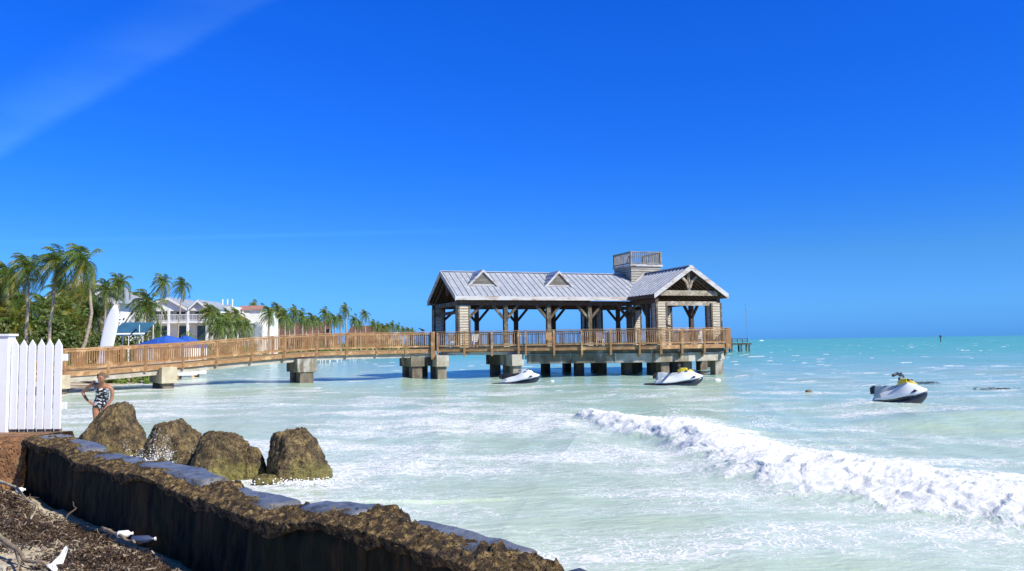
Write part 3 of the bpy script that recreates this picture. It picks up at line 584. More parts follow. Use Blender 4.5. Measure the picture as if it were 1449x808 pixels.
# lookout tower where the ridges cross
tx0, tx1, ty0, ty1 = 14.75, 17.35, 2.55, 5.35
tw = siding_mb(MB(), tx0, tx1, ty0, ty1, 6.2, 7.98, .2).build('lookout_tower', M['tower'], pav)
MB().box(tx0 - .12, tx1 + .12, ty0 - .12, ty1 + .12, 7.98, 8.13).build('platform', M['fascia'], tw, bevel=.01)
def trail(a, b):
    r = MB().beam((*a, 9.10), (*b, 9.10), .12, .07).beam((*a, 8.24), (*b, 8.24), .07, .08)
    for k in range(1, 15):
        p = Vector((*a, 0)).lerp(Vector((*b, 0)), k / 15); r.box(p.x - .025, p.x + .025, p.y - .025, p.y + .025, 8.24, 9.08)
    r.build('tower_railing', M['siding_dark'], tw)
cs = [(tx0, ty0), (tx1, ty0), (tx1, ty1), (tx0, ty1)]
for i in range(4):
    trail(cs[i], cs[(i + 1) % 4]); a, b = cs[i]
    MB().box(a - .07, a + .07, b - .07, b + .07, 8.13, 9.16).build('tower_post', M['siding_dark'], tw)
MB().solid([(14.6, 2.42, 6.5), (14.75, 2.42, 6.5), (15.95, 2.42, 7.45), (15.8, 2.42, 7.5)], (0, .1, 0)).build('flashing', M['fascia'], tw)

# deck, its railing, the concrete edge wall and the bents (world coordinates inside a second thing)
def to_local(p): q = Matrix.Rotation(-TH, 2) @ (Vector(p[:2]) - Vector((P0.x, P0.y))); return (q.x, q.y)
pier = empty('pier_deck', (0, 52, 0), 0, 'pier deck with timber railing on stained concrete edge walls and square pilings, under the pavilion', 'pier')
def wl(p): return (p[0], p[1] - 52)
pA, pB, pC, pD, pE, pF, pG = [(X(618.6, 54.2), 54.2), (X(742.6, 53.1), 53.1), (X(933, 52), 52), (X(1025.5, 54.6), 54.6), (15.9, 59), (12.2, 70.3), (-8.0, 63.2)]
A_, B_, C_, D_, E_, F_, G_ = [wl(p) for p in (pA, pB, pC, pD, pE, pF, pG)]
MB().prism([A_, B_, C_, D_, E_, F_, G_], ZD - .06, ZD).build('deck_floor', M['wood_deck'], pier)
def edge_board(a, b, name='rim_joist', z0=1.70, z1=1.98, off=0.0, th=.06, m=M['wood']):
    MB().beam((a[0], a[1], (z0 + z1) / 2), (b[0], b[1], (z0 + z1) / 2), th, z1 - z0).build(name, m, pier)
for a, b in [(A_, B_), (B_, C_), (C_, D_), (D_, E_), (E_, F_), (F_, G_)]: edge_board(a, b)
def inter(a, b, fr): return [(a[0] + (b[0] - a[0]) * f, a[1] + (b[1] - a[1]) * f) for f in fr]
front = inter(A_, B_, [0, .307, .62, .92, 1.0]) + inter(B_, C_, [.213, .42, .633, .845, 1.0]) + inter(C_, D_, [.31, .65, 1.0])
off = lambda p: (p[0], p[1] - .09)
fp = [off(p) for p in front]
railing(pier, fp, [3.0] * len(fp), post_bot=1.38)
railing(pier, inter(D_, E_, [0, .5, 1]), [3.0] * 3, skip_first=True)
railing(pier, inter(E_, F_, [0, .2, .4, .6, .8, 1]), [3.0] * 6, skip_first=True)
railing(pier, inter(F_, G_, [k / 10 for k in range(11)]), [3.0] * 11, skip_first=True)
# diagonal brackets under the posts
for p in fp[4:]:
    MB().solid([(p[0] - .05, p[1] + .02, 1.42), (p[0] + .06, p[1] + .02, 1.42), (p[0] + .03, p[1] + .62, 1.12), (p[0] - .05, p[1] + .62, 1.12)], (0, 0, .3)).build('bracket', M['wood'], pier)
def wall_run(a, b, inset=.5):
    a = Vector((*a, 0)); b = Vector((*b, 0)); d = (b - a).normalized(); nrm = Vector((-d.y, d.x, 0)); L_ = (b - a).length
    n = max(1, round(L_ / 3.2))
    for k in range(n):
        p = a + d * (L_ * k / n + .012) + nrm * (inset + random.uniform(-.015, .015)); q = a + d * (L_ * (k + 1) / n - .012) + nrm * inset
        m = random.choice([M['conc'], M['conc'], M['conc_white']])
        MB().beam((p.x, p.y, 1.14), (q.x, q.y, 1.14), .28, .60).build('edge_wall', m, pier, bevel=.02)
    p = a + nrm * (inset + .1); q = b + nrm * (inset + .1)
    MB().beam((p.x, p.y, 1.575), (q.x, q.y, 1.575), .25, .25).build('edge_beam', M['conc'], pier)
wall_run(B_, C_); wall_run((C_[0] - .3, C_[1]), (D_[0] - .1, D_[1]), .5); wall_run((D_[0] - .3, D_[1] + .3), E_, .5); wall_run(E_, F_, .5)
MB().beam((A_[0], A_[1] + .5, 1.56), (B_[0] + .3, B_[1] + .5, 1.56), .2, .2).build('edge_beam', M['fascia'], pier)
MB().beam((A_[0], A_[1] + 2.5, 1.56), (B_[0] + .3, B_[1] + 2.5, 1.56), .2, .24).build('edge_beam', M['conc'], pier)
wv = Vector((-math.sin(TH), math.cos(TH), 0)); uv = Vector((math.cos(TH), math.sin(TH), 0))
def pile(p, m=M['pile'], w=.5, parent=None, h0=-1.2, h1=.9, rz=None):
    mb = MB(); a = uv * (w / 2); b = wv * (w / 2); c = Vector((p[0], p[1], 0))
    mb.prism([c - a - b, c + a - b, c + a + b, c - a + b], h0, h1); mb.build('piling', m, parent or pier, bevel=.02)
def bent(px0, px1, D, length):
    c = wl((X((px0 + px1) / 2, D), D)); c = Vector((c[0], c[1], 0)); w = (px1 - px0) / F * D * .94
    a = uv * (w / 2)
    for s, e, m, k in [(0, 1.15, M['conc_white'], 0), (1.15, length, M['conc'], 1)]:  # sunlit end and shaded long side coloured in: pale front, darker rest
        p = c + wv * s; q = c + wv * e; s_ = a * (1 - .06 * k)
        MB().prism([p - s_, p + s_, q + s_, q - s_], .72 + .01 * k, 1.47 - .01 * k).build('bent_cap', m, pier, bevel=.02)
    for t in (.5, 1.9, length - .9): pile((c + wv * t).xy, M['pile'] if t > 1 else M['conc'], .62)
bent(616, 635, 53.9, 6.6); bent(722, 741, 53.0, 5.6)
for px, D in [(817, 55.8), (849, 57.2), (884, 54.6), (893, 58.5), (920, 56), (935, 53.4), (967, 54.6), (1011, 55.2), (770, 60), (800, 64), (840, 64), (990, 62), (1005, 66), (900, 66), (950, 62)]:
    pile(wl((X(px, D), D)), M['pile'] if px < 1000 else M['conc'], .56 if px < 930 else .64)  # deck shade put into the colour: dark pilings, paler at the sunlit end
# furniture seen through the balusters
def chair(px, D, rz, label, m=M['white']):
    r = empty('deck_chair', (X(px, D), D, ZD), rz, label, 'chair', 'chairs on the pier deck')
    MB().box(-.24, .24, -.24, .24, .42, .46).build('seat', m, r); MB().solid([(-.24, .22, .5), (.24, .22, .5), (.24, .34, .95), (-.24, .34, .95)], (0, .03, 0)).build('backrest', m, r)
    for a in (-.21, .21):
        for b in (-.21, .21): MB().box(a - .02, a + .02, b - .02, b + .02, 0, .42).build('leg', m, r)
chair(640, 54.9, .3, 'white deck chair behind the railing nearest the boardwalk'); chair(668, 55, -.5, 'white deck chair second from the boardwalk end of the pavilion')
chair(777, 54, .2, 'tan timber deck chair behind the middle of the pier railing', M['wood']); chair(848, 54.6, 2.8, 'white deck chair behind the railing below the lookout tower')
chair(985, 55, -2.4, 'white deck chair under the gable at the sea end')

# ------------------------------------------------------------------ curved boardwalk
bw = empty('boardwalk', (-14, 48, 0), 0, 'curved timber boardwalk with pale pine railings rising from the beach to the pier', 'boardwalk')
BP = [(40, 39.3, -.18), (92, 41, -.05), (154, 43, 0), (206, 44.7, .10), (259, 46.4, .2), (306.5, 47.7, .34), (355.5, 48.9, .47), (401.5, 50.0, .60), (447.5, 51.1, .70), (490.5, 52.0, .72), (532.6, 53.0, .73), (573.6, 53.7, .74), (609, 54.2, .75)]
near = [Vector((X(p, D) + 14, D - 48, EYE + z)) for p, D, z in BP]
far_ = []
for i, p in enumerate(near):
    d = (near[min(i + 1, len(near) - 1)] - near[max(i - 1, 0)]); d.z = 0; d.normalize(); nrm = Vector((-d.y, d.x, 0)); far_.append(p + nrm * 2.5)
railing(bw, [(p.x, p.y) for p in near], [p.z for p in near], hgt=1.08)
railing(bw, [(p.x, p.y) for p in far_], [p.z for p in far_], hgt=1.08)
for i in range(len(near) - 1):
    dz = Vector((0, 0, -1.09)); a, b, c, d = near[i] + dz, near[i + 1] + dz, far_[i + 1] + dz, far_[i] + dz
    MB().solid([a, b, c, d], (0, 0, -.05)).build('deck_panel', M['wood_deck'], bw)
    e = (b - a).normalized() * 0; nn = Vector((0, .07, 0))
    for p, q in ((a, b), (d, c)):
        MB().beam(p + Vector((0, .05 if p is a else -.05, -.14)), q + Vector((0, .05 if p is a else -.05, -.14)), .05, .26).build('rim_joist', M['wood'], bw)
        MB().beam(p + Vector((0, .35 if p is a else -.35, -.42)), q + Vector((0, .35 if p is a else -.35, -.42)), .22, .26).build('girder', M['conc_white'], bw)
MB().box(near[-1].x + .02, near[-1].x + .26, near[-1].y - .2, near[-1].y + .1, 1.2, 3.06).build('end_post', M['wood'], bw, bevel=.01)
def bpier(pxc, wpx, D, top, bot, mcap, mcol, colw, ang):
    c = Vector((X(pxc, D) + 14, D - 48, 0)); a = Vector((math.cos(ang), math.sin(ang), 0)); b = Vector((-a.y, a.x, 0)); w = wpx / F * D * .80
    ca, cb = a * w / 2, b * 1.3
    c2 = c + b * 1.25
    pr = MB().prism([c2 - ca - cb, c2 + ca - cb, c2 + ca + cb, c2 - ca + cb], bot, top).build('pier_cap', mcap, bw, bevel=.03)
    for t in (.45, 2.0):
        p = c + b * t; ca, cb = a * colw / 2, b * colw / 2
        MB().prism([p - ca - cb, p + ca - cb, p + ca + cb, p - ca + cb], -1, bot + .01).build('pier_column', mcol, pr)
bpier(434, 35, 50.3, 1.44, .60, M['conc'], M['pile'], .85, R(30)); bpier(240, 26, 45.2, 1.16, .26, M['conc_cream'], M['pile'], .6, R(38))
bpier(90, 26, 40.6, .95, .25, M['conc_cream'], M['pile'], .6, R(55))
bpier(590, 26, 54.2, 1.47, .74, M['conc'], M['pile'], .7, R(25))

# ------------------------------------------------------------------ seawall
WS = [(-6.45, 11.35), (-5.25, 10.15), (-4.2, 9.0), (-3.4, 8.05), (-2.55, 7.3), (-1.88, 6.55), (-1.33, 6.08), (-.92, 5.78), (-.47, 5.42), (-.10, 4.95), (.36, 4.36), (2.2, 2.3), (4.6, -.2)]
def wall_pt(t):                              # t in metres along the seaward edge
    acc = 0
    for i in range(len(WS) - 1):
        a = Vector(WS[i]); b = Vector(WS[i + 1]); L_ = (b - a).length
        if acc + L_ >= t or i == len(WS) - 2: return a + (b - a) * ((t - acc) / L_), (b - a).normalized()
        acc += L_
WL = sum((Vector(WS[i + 1]) - Vector(WS[i])).length for i in range(len(WS) - 1))
def sm_pt(t):
    p = Vector((0, 0)); d = Vector((0, 0))
    for k in (-.35, -.17, 0, .17, .35):
        q, e = wall_pt(min(max(t + k, 0), WL - .001)); p += q; d += e
    return p / 5, d.normalized()
sw = empty('seawall', (-3.5, 7.5, 0), 0, 'low dark seawall crusted with brown weed, wet grey slabs along its top', 'wall')
o3 = Vector((3.5, -7.5, 0))
N = 1000; TT = np.linspace(0, WL, N)
joints = [.9, 2.4, 4.05, 5.75, 7.05, 8.05, 9.55, 10.15, 11.3, 12.6, 14]
def topz(t):
    z = 1.06
    z += 0.035 * math.sin(t * 1.7) + 0.02 * math.sin(t * 4.1 + 1)
    return z
WT = 0.33
# core
rows = []
for t in TT:
    p, d = sm_pt(t); nrm = Vector((d.y, -d.x))       # towards land (lower left)
    if nrm.x + nrm.y > 0: nrm = -nrm
    z = topz(t); prof = []
    wv_ = 0.03 * pnoise(t * 1.2, 0.5, 3)
    for u, zz in [(-.04, -.8), (-.03, .2), (0, z - .14), (.06, z - .07), (.15, z - .055), (.24, z - .06), (WT - .03, z - .1)] + [(WT + .02 + .004 * k, z - .14 - .075 * k) for k in range(14)]:
        n1 = mnoise.noise(Vector((t * 2.2, zz * 2.2, u * 3))) * .035 + mnoise.noise(Vector((t * 7, zz * 7, u))) * .03 + mnoise.noise(Vector((t * 16, zz * 9, u))) * .015
        prof.append(Vector((p.x + nrm.x * (u + (n1 if u > .3 else -n1)), p.y + nrm.y * (u + (n1 if u > .3 else -n1)), zz)) + o3)
    rows.append(prof)
P = np.array([[tuple(q) for q in r] for r in rows]); o = grid_obj('wall_body', P, M['wallface']); o.parent = sw
# crust along the landward top edge
rows = []
for t in TT:
    p, d = sm_pt(t); nrm = Vector((d.y, -d.x))
    if nrm.x + nrm.y > 0: nrm = -nrm
    z = topz(t); jn = max(math.exp(-((t - j) / .20) ** 2) for j in joints)
    start = .19 + .07 * float(pnoise(t * 1.6, 7.7)) * 2 - .22 * jn
    low = z - .11 - .055 * (float(pnoise(t * 1.1, 2.2)) + .3) - .05 * jn - .05 * float(pnoise(t * 4.3, 5.2)) - .03 * float(pnoise(t * 11, 1.2))
    path = [(start - .03, z - .09)] + [(start + (WT + .03 - start) * f, z - .015 - .03 * f ** 3) for f in np.linspace(0, .9, 20)] + [(WT + .055, z - .06)] + [(WT + .065 - .03 * f, z - .06 + (low - z + .06) * f) for f in np.linspace(.08, 1, 16)] + [(WT - .05, low - .02)]
    prof = []
    for i, (u, zz) in enumerate(path):
        q = Vector((p.x + nrm.x * u, p.y + nrm.y * u, zz))
        e = 1.0 if 1 < i < len(path) - 2 else .3
        n1 = (mnoise.noise(q * 4.5) * .028 + abs(mnoise.noise(q * 13)) * .034 + abs(mnoise.noise(q * 30)) * .034 + mnoise.noise(q * 50) * .008) * e * (1 + .4 * jn)
        k = min(1, max(0, i / len(path)))
        q += Vector((nrm.x * n1 * k, nrm.y * n1 * k, n1 * (1.15 - k))); prof.append(q + o3)
    rows.append(prof)
P = np.array([[tuple(q) for q in r] for r in rows]); o = grid_obj('weed_crust', P, M['crust']); o.parent = sw
# slabs between the joints
jj = [0] + joints + [WL]
for i in range(len(jj) - 1):
    a, b = jj[i] + .15, jj[i + 1] - .13
    if b - a < .25: continue
    n = max(4, int((b - a) / .05)); lift = random.uniform(-.012, .022); tl = random.uniform(-.015, .03); rows = []
    for k in range(n + 1):
        t = a + (b - a) * k / n; p, d = sm_pt(t); nrm = Vector((d.y, -d.x))
        if nrm.x + nrm.y > 0: nrm = -nrm
        z = topz((a + b) / 2) * .6 + topz(t) * .4 + lift + tl * (k / n - .5); f = k / n; e = min(f, 1 - f)
        s0 = -.045 + .05 * (1 - min(1, e * 9)) ** 2 + .05 * mnoise.noise(Vector((t * 2.5, 3, i))); s1 = .27 - .06 * (1 - min(1, e * 6)) ** 2
        prof = []
        for u, dz in [(s0 + .03, -.14), (s0, -.05), (s0 + .012, -.012), (s0 + .04, 0)] + [(s0 + .04 + (s1 - s0 - .08) * g, .004 * mnoise.noise(Vector((t * 5, g * 3, 1)))) for g in (.2, .4, .6, .8)] + [(s1, -.01), (s1, -.1)]:
            edge = -.12 if k in (0, n) else 0
            n1 = mnoise.noise(Vector((t * 6, u * 6, i * 3.3))) * .014
            prof.append(Vector((p.x + nrm.x * u, p.y + nrm.y * u, z + dz + edge + n1)) + o3)
        rows.append(prof)
    P = np.array([[tuple(q) for q in r] for r in rows]); o = grid_obj('coping_slab', P, M['slab']); o.parent = sw
# low masonry wall carrying the fence
fw = empty('masonry_wall', (-9, 11.2, 0), 0, 'rust brown masonry wall end under the white picket fence', 'wall')
xs_ = np.linspace(-9, 2.40, 180); rows = []
for x in xs_:
    prof = []
    for u, zz in [(1.0, -.2), (.98, .95), (.93, 1.03), (.5, 1.055), (.1, 1.06), (-.08, 1.05), (-.22, 1.0), (-.27, .9)] + [(-.27 - .01 * k, .84 - .065 * k) for k in range(12)]:
        q = Vector((x, u, zz)); n1 = mnoise.noise(q * 3) * .05 + abs(mnoise.noise(q * 9)) * .03 if u < .05 else 0
        prof.append(Vector((x, u - (n1 if zz < 1 else 0), zz + (n1 if zz > 1 else 0))))
    rows.append(prof)
P = np.array([[tuple(q) for q in r] for r in rows]); o = grid_obj('wall_body', P[::-1], M['orange_rock']); o.parent = fw
# ------------------------------------------------------------------ picket fence
fc = empty('picket_fence', (X(90, 11.95), 11.95, 1.06), R(-4), 'white painted picket fence with pointed pickets on the wall at the left edge', 'fence')
def picket(x, w=.112, h0=.02, h1=1.345):
    h1 += random.uniform(-.008, .008); x += random.uniform(-.004, .004)
    MB().solid([(x - w / 2, 0, h0), (x + w / 2, 0, h0), (x + w / 2, 0, h1 - .095), (x, 0, h1), (x - w / 2, 0, h1 - .095)], (0, -.022, 0)).build('picket', M['white'], fc, bevel=.003)
for k in range(6): picket(-.065 - k * .135)
for k in range(12): picket(-1.04 - .135 * (k + .5))
for z in (.36, 1.07): MB().box(-3.2, .055, .003, .04, z - .05, z + .05).build('rail', M['white'], fc, bevel=.004)
MB().box(-.98, -.815, -.06, .10, -.06, 1.40).build('post', M['white'], fc, bevel=.006)
MB().box(-1.005, -.79, -.085, .125, 1.40, 1.43).build('post_cap', M['white'], fc)
for k in range(6): MB().box(-.11 - k * .135, -.02 - k * .135, -.0, .05, -.06, .03).build('foot_block', M['conc'], fc)

# ------------------------------------------------------------------ boulders
def boulder(name, px, D, w, hgt, seed, label, m=M['rock'], dep=None, zb=0.0, peak=(0, 0), flat=0.0, group='boulders at the foot of the seawall'):
    bm = bmesh.new(); bmesh.ops.create_icosphere(bm, subdivisions=6, radius=1)
    dep = dep or w * .8; sd = Vector((seed * 3.7, seed * 1.3, seed * 5.1)); rr = random.Random(seed)
    planes = [(Vector((rr.uniform(-1, 1), rr.uniform(-1, 1), rr.uniform(-.2, 1))).normalized(), rr.uniform(.74, .98)) for _ in range(12)]
    if flat: planes.append((Vector((rr.uniform(-.15, .15), rr.uniform(-.2, .0), 1)).normalized(), flat))
    for v in bm.verts:
        d = v.co.normalized(); r = 1.0
        q = d / ((abs(d.x) ** 3 + abs(d.y) ** 3 + abs(d.z) ** 3) ** (1 / 3)) if not peak[0] > 0.1 else d / ((abs(d.x) ** 2.3 + abs(d.y) ** 2.3 + abs(d.z) ** 2.3) ** (1 / 2.3))
        for n_, c in planes:
            k = q.dot(n_)
            if k > c: q -= n_ * (k - c) * .9
        n1 = mnoise.noise(q * 1.6 + sd) * .08 + mnoise.noise(q * 4 + sd) * .045 + abs(mnoise.noise(q * 9 + sd)) * -.06 + mnoise.noise(q * 16 + sd) * .02 + abs(mnoise.noise(q * 34 + sd)) * -.03 - (max(0, mnoise.noise(q * 7 + sd * 2) - .28) * .22)
        q += d * n1
        up = max(0, q.z); q.x += peak[0] * up * up; q.y += peak[1] * up * up; q.x *= 1 - abs(peak[0]) * up * .35 - (.04 if flat else .12) * up
        v.co = Vector((q.x * w / 2, q.y * dep / 2, q.z * hgt * (1 if q.z > 0 else .5)))
    zm = max(v.co.z for v in bm.verts); xm = max(abs(v.co.x) for v in bm.verts)
    for v in bm.verts: v.co.z *= hgt / zm if v.co.z > 0 else 1; v.co.x *= w / 2 / xm
    me = bpy.data.meshes.new(name); bm.to_mesh(me); bm.free(); me.materials.append(m)
    me.polygons.foreach_set('use_smooth', [True] * len(me.polygons))
    o = bpy.data.objects.new(name, me); col.objects.link(o); o.location = (X(px, D), D, zb); return tag(o, label, 'boulder', group)
boulder('boulder', 161, 16.0, 1.62, 1.2, 3, 'tallest peaked olive brown boulder in front of the woman', peak=(.22, 0), dep=1.2)
boulder('boulder', 248, 15.2, 1.42, .93, 8, 'grey brown boulder with white spray breaking over it', peak=(-.12, 0), flat=.8, dep=1.2)
boulder('boulder', 312, 14.3, 1.22, .78, 12, 'flat topped golden brown boulder in the middle of the row', flat=.72, dep=1.1)
boulder('boulder', 356, 14.2, .66, .52, 15, 'small brown boulder wedged between two larger ones')
boulder('boulder', 420, 14.1, 1.2, .84, 23, 'rounded boulder with yellow green algae at the seaward end of the row', flat=.86, dep=1.15)
boulder('boulder', 381, 13.55, .55, .14, 27, 'flat wet little rock awash beside the seaward boulder', dep=.4)
boulder('boulder', 273, 14.4, .7, .38, 31, 'low boulder against the wall below the spray', dep=.5)
boulder('boulder', 914, 5.7, .62, .60, 41, 'dark wet boulder just showing at the bottom edge of the view', m=M['wallface'], dep=.6, flat=.8)

# white water thrown up at the boulders and the crest (many tiny drops)
M['spray'] = mat('spray_drops', (0.86, 0.88, 0.9), rough=0.5)
def drops(name, pts, label):
    bm = bmesh.new(); bmesh.ops.create_icosphere(bm, subdivisions=1, radius=1); V = [v.co.copy() for v in bm.verts]; Fc = [[v.index for v in f.verts] for f in bm.faces]; bm.free()
    mb = MB()
    for (x, y, z, r) in pts: mb.add([(x + v.x * r * 1.2, y + v.y * r, z + v.z * r) for v in V], Fc)
    me = bpy.data.meshes.new(name); me.from_pydata(mb.v, [], mb.f); me.materials.append(M['spray']); me.polygons.foreach_set('use_smooth', [True] * len(me.polygons))
    o = bpy.data.objects.new(name, me); col.objects.link(o); return tag(o, label, 'spray', kind='stuff')
pts = []
rs = random.Random(5)
for _ in range(46):
    a = rs.gauss(0, 1); bx = X(226 + a * 13, 14.3); vz = abs(rs.gauss(0, 1)) * 1.2 + .6; vx = rs.gauss(.25, .45); vy = rs.gauss(0, .2); T_ = rs.uniform(.2, .45); yb = 14.35 + rs.uniform(-.3, .3)
    for k in range(60):
        t = T_ * rs.random() ** .7; q = .035 * (t / T_ + .3); z = .05 + vz * t - 4.9 * t * t * .55
        if z > 0: pts.append((bx + vx * t + rs.gauss(0, q), yb + vy * t + rs.gauss(0, q), z + rs.gauss(0, q), rs.choice([.002, .003, .004, .006, .009 if t < .2 else .003])))
for _ in range(1500): b = abs(rs.gauss(0, .09)); pts.append((X(228 + rs.gauss(0, 20), 14.3), 14.35 + rs.uniform(-.3, .3), b, rs.choice([.004, .007, .010])))
for _ in range(160):
    D = 12.4 + rs.random() * .9; px = 420 + rs.gauss(0, 30); pts.append((X(px, D), 13.3 + rs.uniform(-.3, .1), .02 + abs(rs.gauss(0, .04)), .012))
drops('rock_spray', pts, 'white spray splashing against the boulders')
pts = []
fine = np.argwhere((roll > 0.55) & (T2 < .8) & (D2 > 7) & (sx_ < .45))
for k in rs.sample(range(len(fine)), 1500):
    i, j = fine[k]; b = abs(rs.gauss(0, 1)); pts.append((float(X2b[i, j]) + rs.gauss(0, .05), float(D2[i, j]) + rs.gauss(0, .1), float(h[i, j]) + b * .05, rs.choice([.003, .005, .007, .009])))
for cx, cd in [(X(948, 21.5), 21.5), (X(1065, 18.5), 18.5), (X(1080, 18), 18)]:
    for _ in range(90):
        b = abs(rs.gauss(0, 1)); pts.append((cx + rs.gauss(0, .16), cd + rs.gauss(0, .2), .28 + b * .12, rs.choice([.005, .008, .011])))
drops('crest_spray', pts, 'fine spray tossed off the breaking wave')

# ------------------------------------------------------------------ jet skis
def jetski(px, D, yaw, sc, label, style, tilt=(0, 0), dz=0, zs=1.0):
    root = empty('jet_ski', (X(px, D), D, sea_h(X(px, D), D) - .10 + dz), yaw, label, 'jet ski', 'jet skis moored off the pier'); root.scale = (sc, sc, sc * zs); root.rotation_euler = (tilt[0], tilt[1], yaw)
    st = [(-1.55, .40, .02, .13), (-1.3, .50, -.10, .15), (-.8, .55, -.14, .16), (0, .57, -.16, .18), (.7, .53, -.15, .24), (1.15, .40, -.06, .33), (1.45, .22, .14, .44), (1.62, .05, .34, .50)]
    rings = []
    for x, w, k, g in st: rings.append([(x, 0, k), (x, w * .55, k + .04), (x, w * .95, (k + g) / 2 - .02), (x, w, g), (x, w * .6, g + .02), (x, -w * .6, g + .02), (x, -w, g), (x, -w * .95, (k + g) / 2 - .02), (x, -w * .55, k + .04)])
    hull = MB().loft(rings).build('hull', M['dark_hull'], root, smooth=True); sm_ = hull.modifiers.new('sub', 'SUBSURF'); sm_.levels = sm_.render_levels = 1
    # upper body
    st = [(-1.15, .44, .15, .30, .20), (-.95, .50, .15, .50, .22), (-.5, .54, .16, .60, .25), (0, .56, .18, .64, .27), (.35, .55, .21, .82, .30), (.65, .53, .24, .94, .30), (.95, .47, .29, .88, .24), (1.25, .36, .37, .74, .16), (1.48, .22, .45, .64, .09), (1.62, .05, .51, .60, .02)]
    rings = []
    for x, w, g, tz, tw_ in st:
        rings.append([(x, w, g), (x, w * .96, g + (tz - g) * .35), (x, tw_ * 1.15, g + (tz - g) * .85), (x, tw_ * .8, tz), (x, -tw_ * .8, tz), (x, -tw_ * 1.15, g + (tz - g) * .85), (x, -w * .96, g + (tz - g) * .35), (x, -w, g)])
    ub = MB().loft(rings).build('upper_body', M['gel_white'], root, smooth=True); sm_ = ub.modifiers.new('sub', 'SUBSURF'); sm_.levels = sm_.render_levels = 2
    MB().beam((-1.5, .47, .17), (1.05, .47, .32), .05, .05).beam((-1.5, -.47, .17), (1.05, -.47, .32), .05, .05).build('bumper_strip', M['black'], root)
    seat = []
    for x, w, b, t in [(-1.05, .14, .44, .62), (-.9, .2, .5, .84), (-.6, .2, .54, .86), (-.3, .17, .56, .78), (.1, .15, .58, .80), (.35, .1, .70, .90)]:
        seat.append([(x, w * 1.2, b - .04), (x, w * .9, t - .03), (x, w * .4, t), (x, -w * .4, t), (x, -w * .9, t - .03), (x, -w * 1.2, b - .04)])
    MB().loft(seat).build('seat', M['grey_vinyl'] if style else M['black'], root, bevel=.02)
    MB().loft([[( -1.2, .2, .5), (-1.2, .2, .76), (-1.2, -.2, .76), (-1.2, -.2, .5)], [(-.98, .19, .52), (-.98, .19, .86), (-.98, -.19, .86), (-.98, -.19, .52)]]).build('grab_handle', M['black'], root, bevel=.03)
    MB().box(-1.72, -1.15, -.42, .42, .17, .235).build('boarding_platform', M['black'], root, bevel=.02)
    cowl = []
    for x, w, b, t in [(.22, .12, .72, .92), (.42, .2, .78, 1.02), (.7, .24, .80, 1.02), (.98, .16, .74, .90), (1.15, .06, .70, .80)]:
        cowl.append([(x, w * 1.15, b - .03), (x, w * .8, t + .03), (x, -w * .8, t + .03), (x, -w * 1.15, b - .03)])
    MB().loft(cowl).build('cowl', M['yellow'] if style else M['gel_white'], root, bevel=.02)
    if not style: MB().loft([[( .62, .2, .99), (.62, .1, 1.05), (.62, -.1, 1.05), (.62, -.2, .99)], [(.98, .13, .89), (.98, .07, .93), (.98, -.07, .93), (.98, -.13, .89)]]).build('hatch', M['black'], root)
    if style:
        hb = MB().tube([(.32, 0, .9), (.34, 0, 1.12)], .07, 8).tube([(.28, .98, 1.17), (.34, .30, 1.27), (.38, 0, 1.19), (.34, -.30, 1.27), (.28, -.98, 1.17)], .06, 8)
        hb.build('handlebar', M['black'], root, smooth=True)
    else:
        MB().tube([(.30, .34, .95), (.36, .14, 1.0), (.36, -.14, 1.0), (.30, -.34, .95)], .03, 8).build('handlebar', M['black'], root, smooth=True)
    for s_ in (-1, 1):
        mi = MB().loft([[( .78, s_ * .24, .93), (.78, s_ * .4, .95), (.78, s_ * .4, 1.03), (.78, s_ * .24, 1.02)], [(.9, s_ * .26, .92), (.9, s_ * .37, .94), (.9, s_ * .37, 1.0), (.9, s_ * .26, .99)]])
        mi.build('mirror', M['black'], root, bevel=.01)
        MB().solid([(.9, s_ * .465, .44), (1.25, s_ * .37, .52), (1.1, s_ * .385, .60)], (0, s_ * .02, 0)).build('hull_graphic', M['dark_hull'], root)
        MB().solid([(-.95, s_ * .505, .32), (-.55, s_ * .525, .33), (-.6, s_ * .505, .50), (-.9, s_ * .485, .46)], (0, s_ * .015, 0)).build('vent_panel', M['grey_vinyl'], root)
jetski(1261, 28.6, R(-40), .66, 'white jet ski with yellow cowl floating alone at the right', 1, (R(-4), R(-5)), .0, 1.32)
jetski(951, 43.0, R(-12), .93, 'white jet ski with yellow cowl moored under the sea end of the pier', 1, (R(0), R(-2)))
jetski(730, 45.6, R(-16), .83, 'low white jet ski with black seat floating beside the pier bent', 0, (R(0), R(-4)))

def buoy(px, D, r, m, label):
    bm = bmesh.new(); bmesh.ops.create_uvsphere(bm, u_segments=16, v_segments=10, radius=r)
    for v in bm.verts: v.co.x *= 1.5; v.co.z *= .8
    me = bpy.data.meshes.new('float'); bm.to_mesh(me); bm.free(); me.materials.append(m); me.polygons.foreach_set('use_smooth', [True] * len(me.polygons))
    root = empty('mooring_buoy', (X(px, D), D, sea_h(X(px, D), D) + r * .2), 0, label, 'buoy', 'mooring buoys')
    o = bpy.data.objects.new('float', me); col.objects.link(o); o.parent = root
    MB().tube([(0, 0, r * .6), (0, 0, r * 1.1), (r * .4, 0, r * 1.2), (r * .4, 0, r * .6)], r * .12, 6).build('ring', M['metal'], root)
buoy(1139, 2558 / 73, .10, M['pile'], 'small dark float between the two yellow jet skis')
buoy(1011, 2558 / 55.5, .14, M['white'], 'white float off the bow of the middle jet ski')
buoy(779, 2558 / 55, .08, M['white'], 'tiny white float just right of the leftmost jet ski')
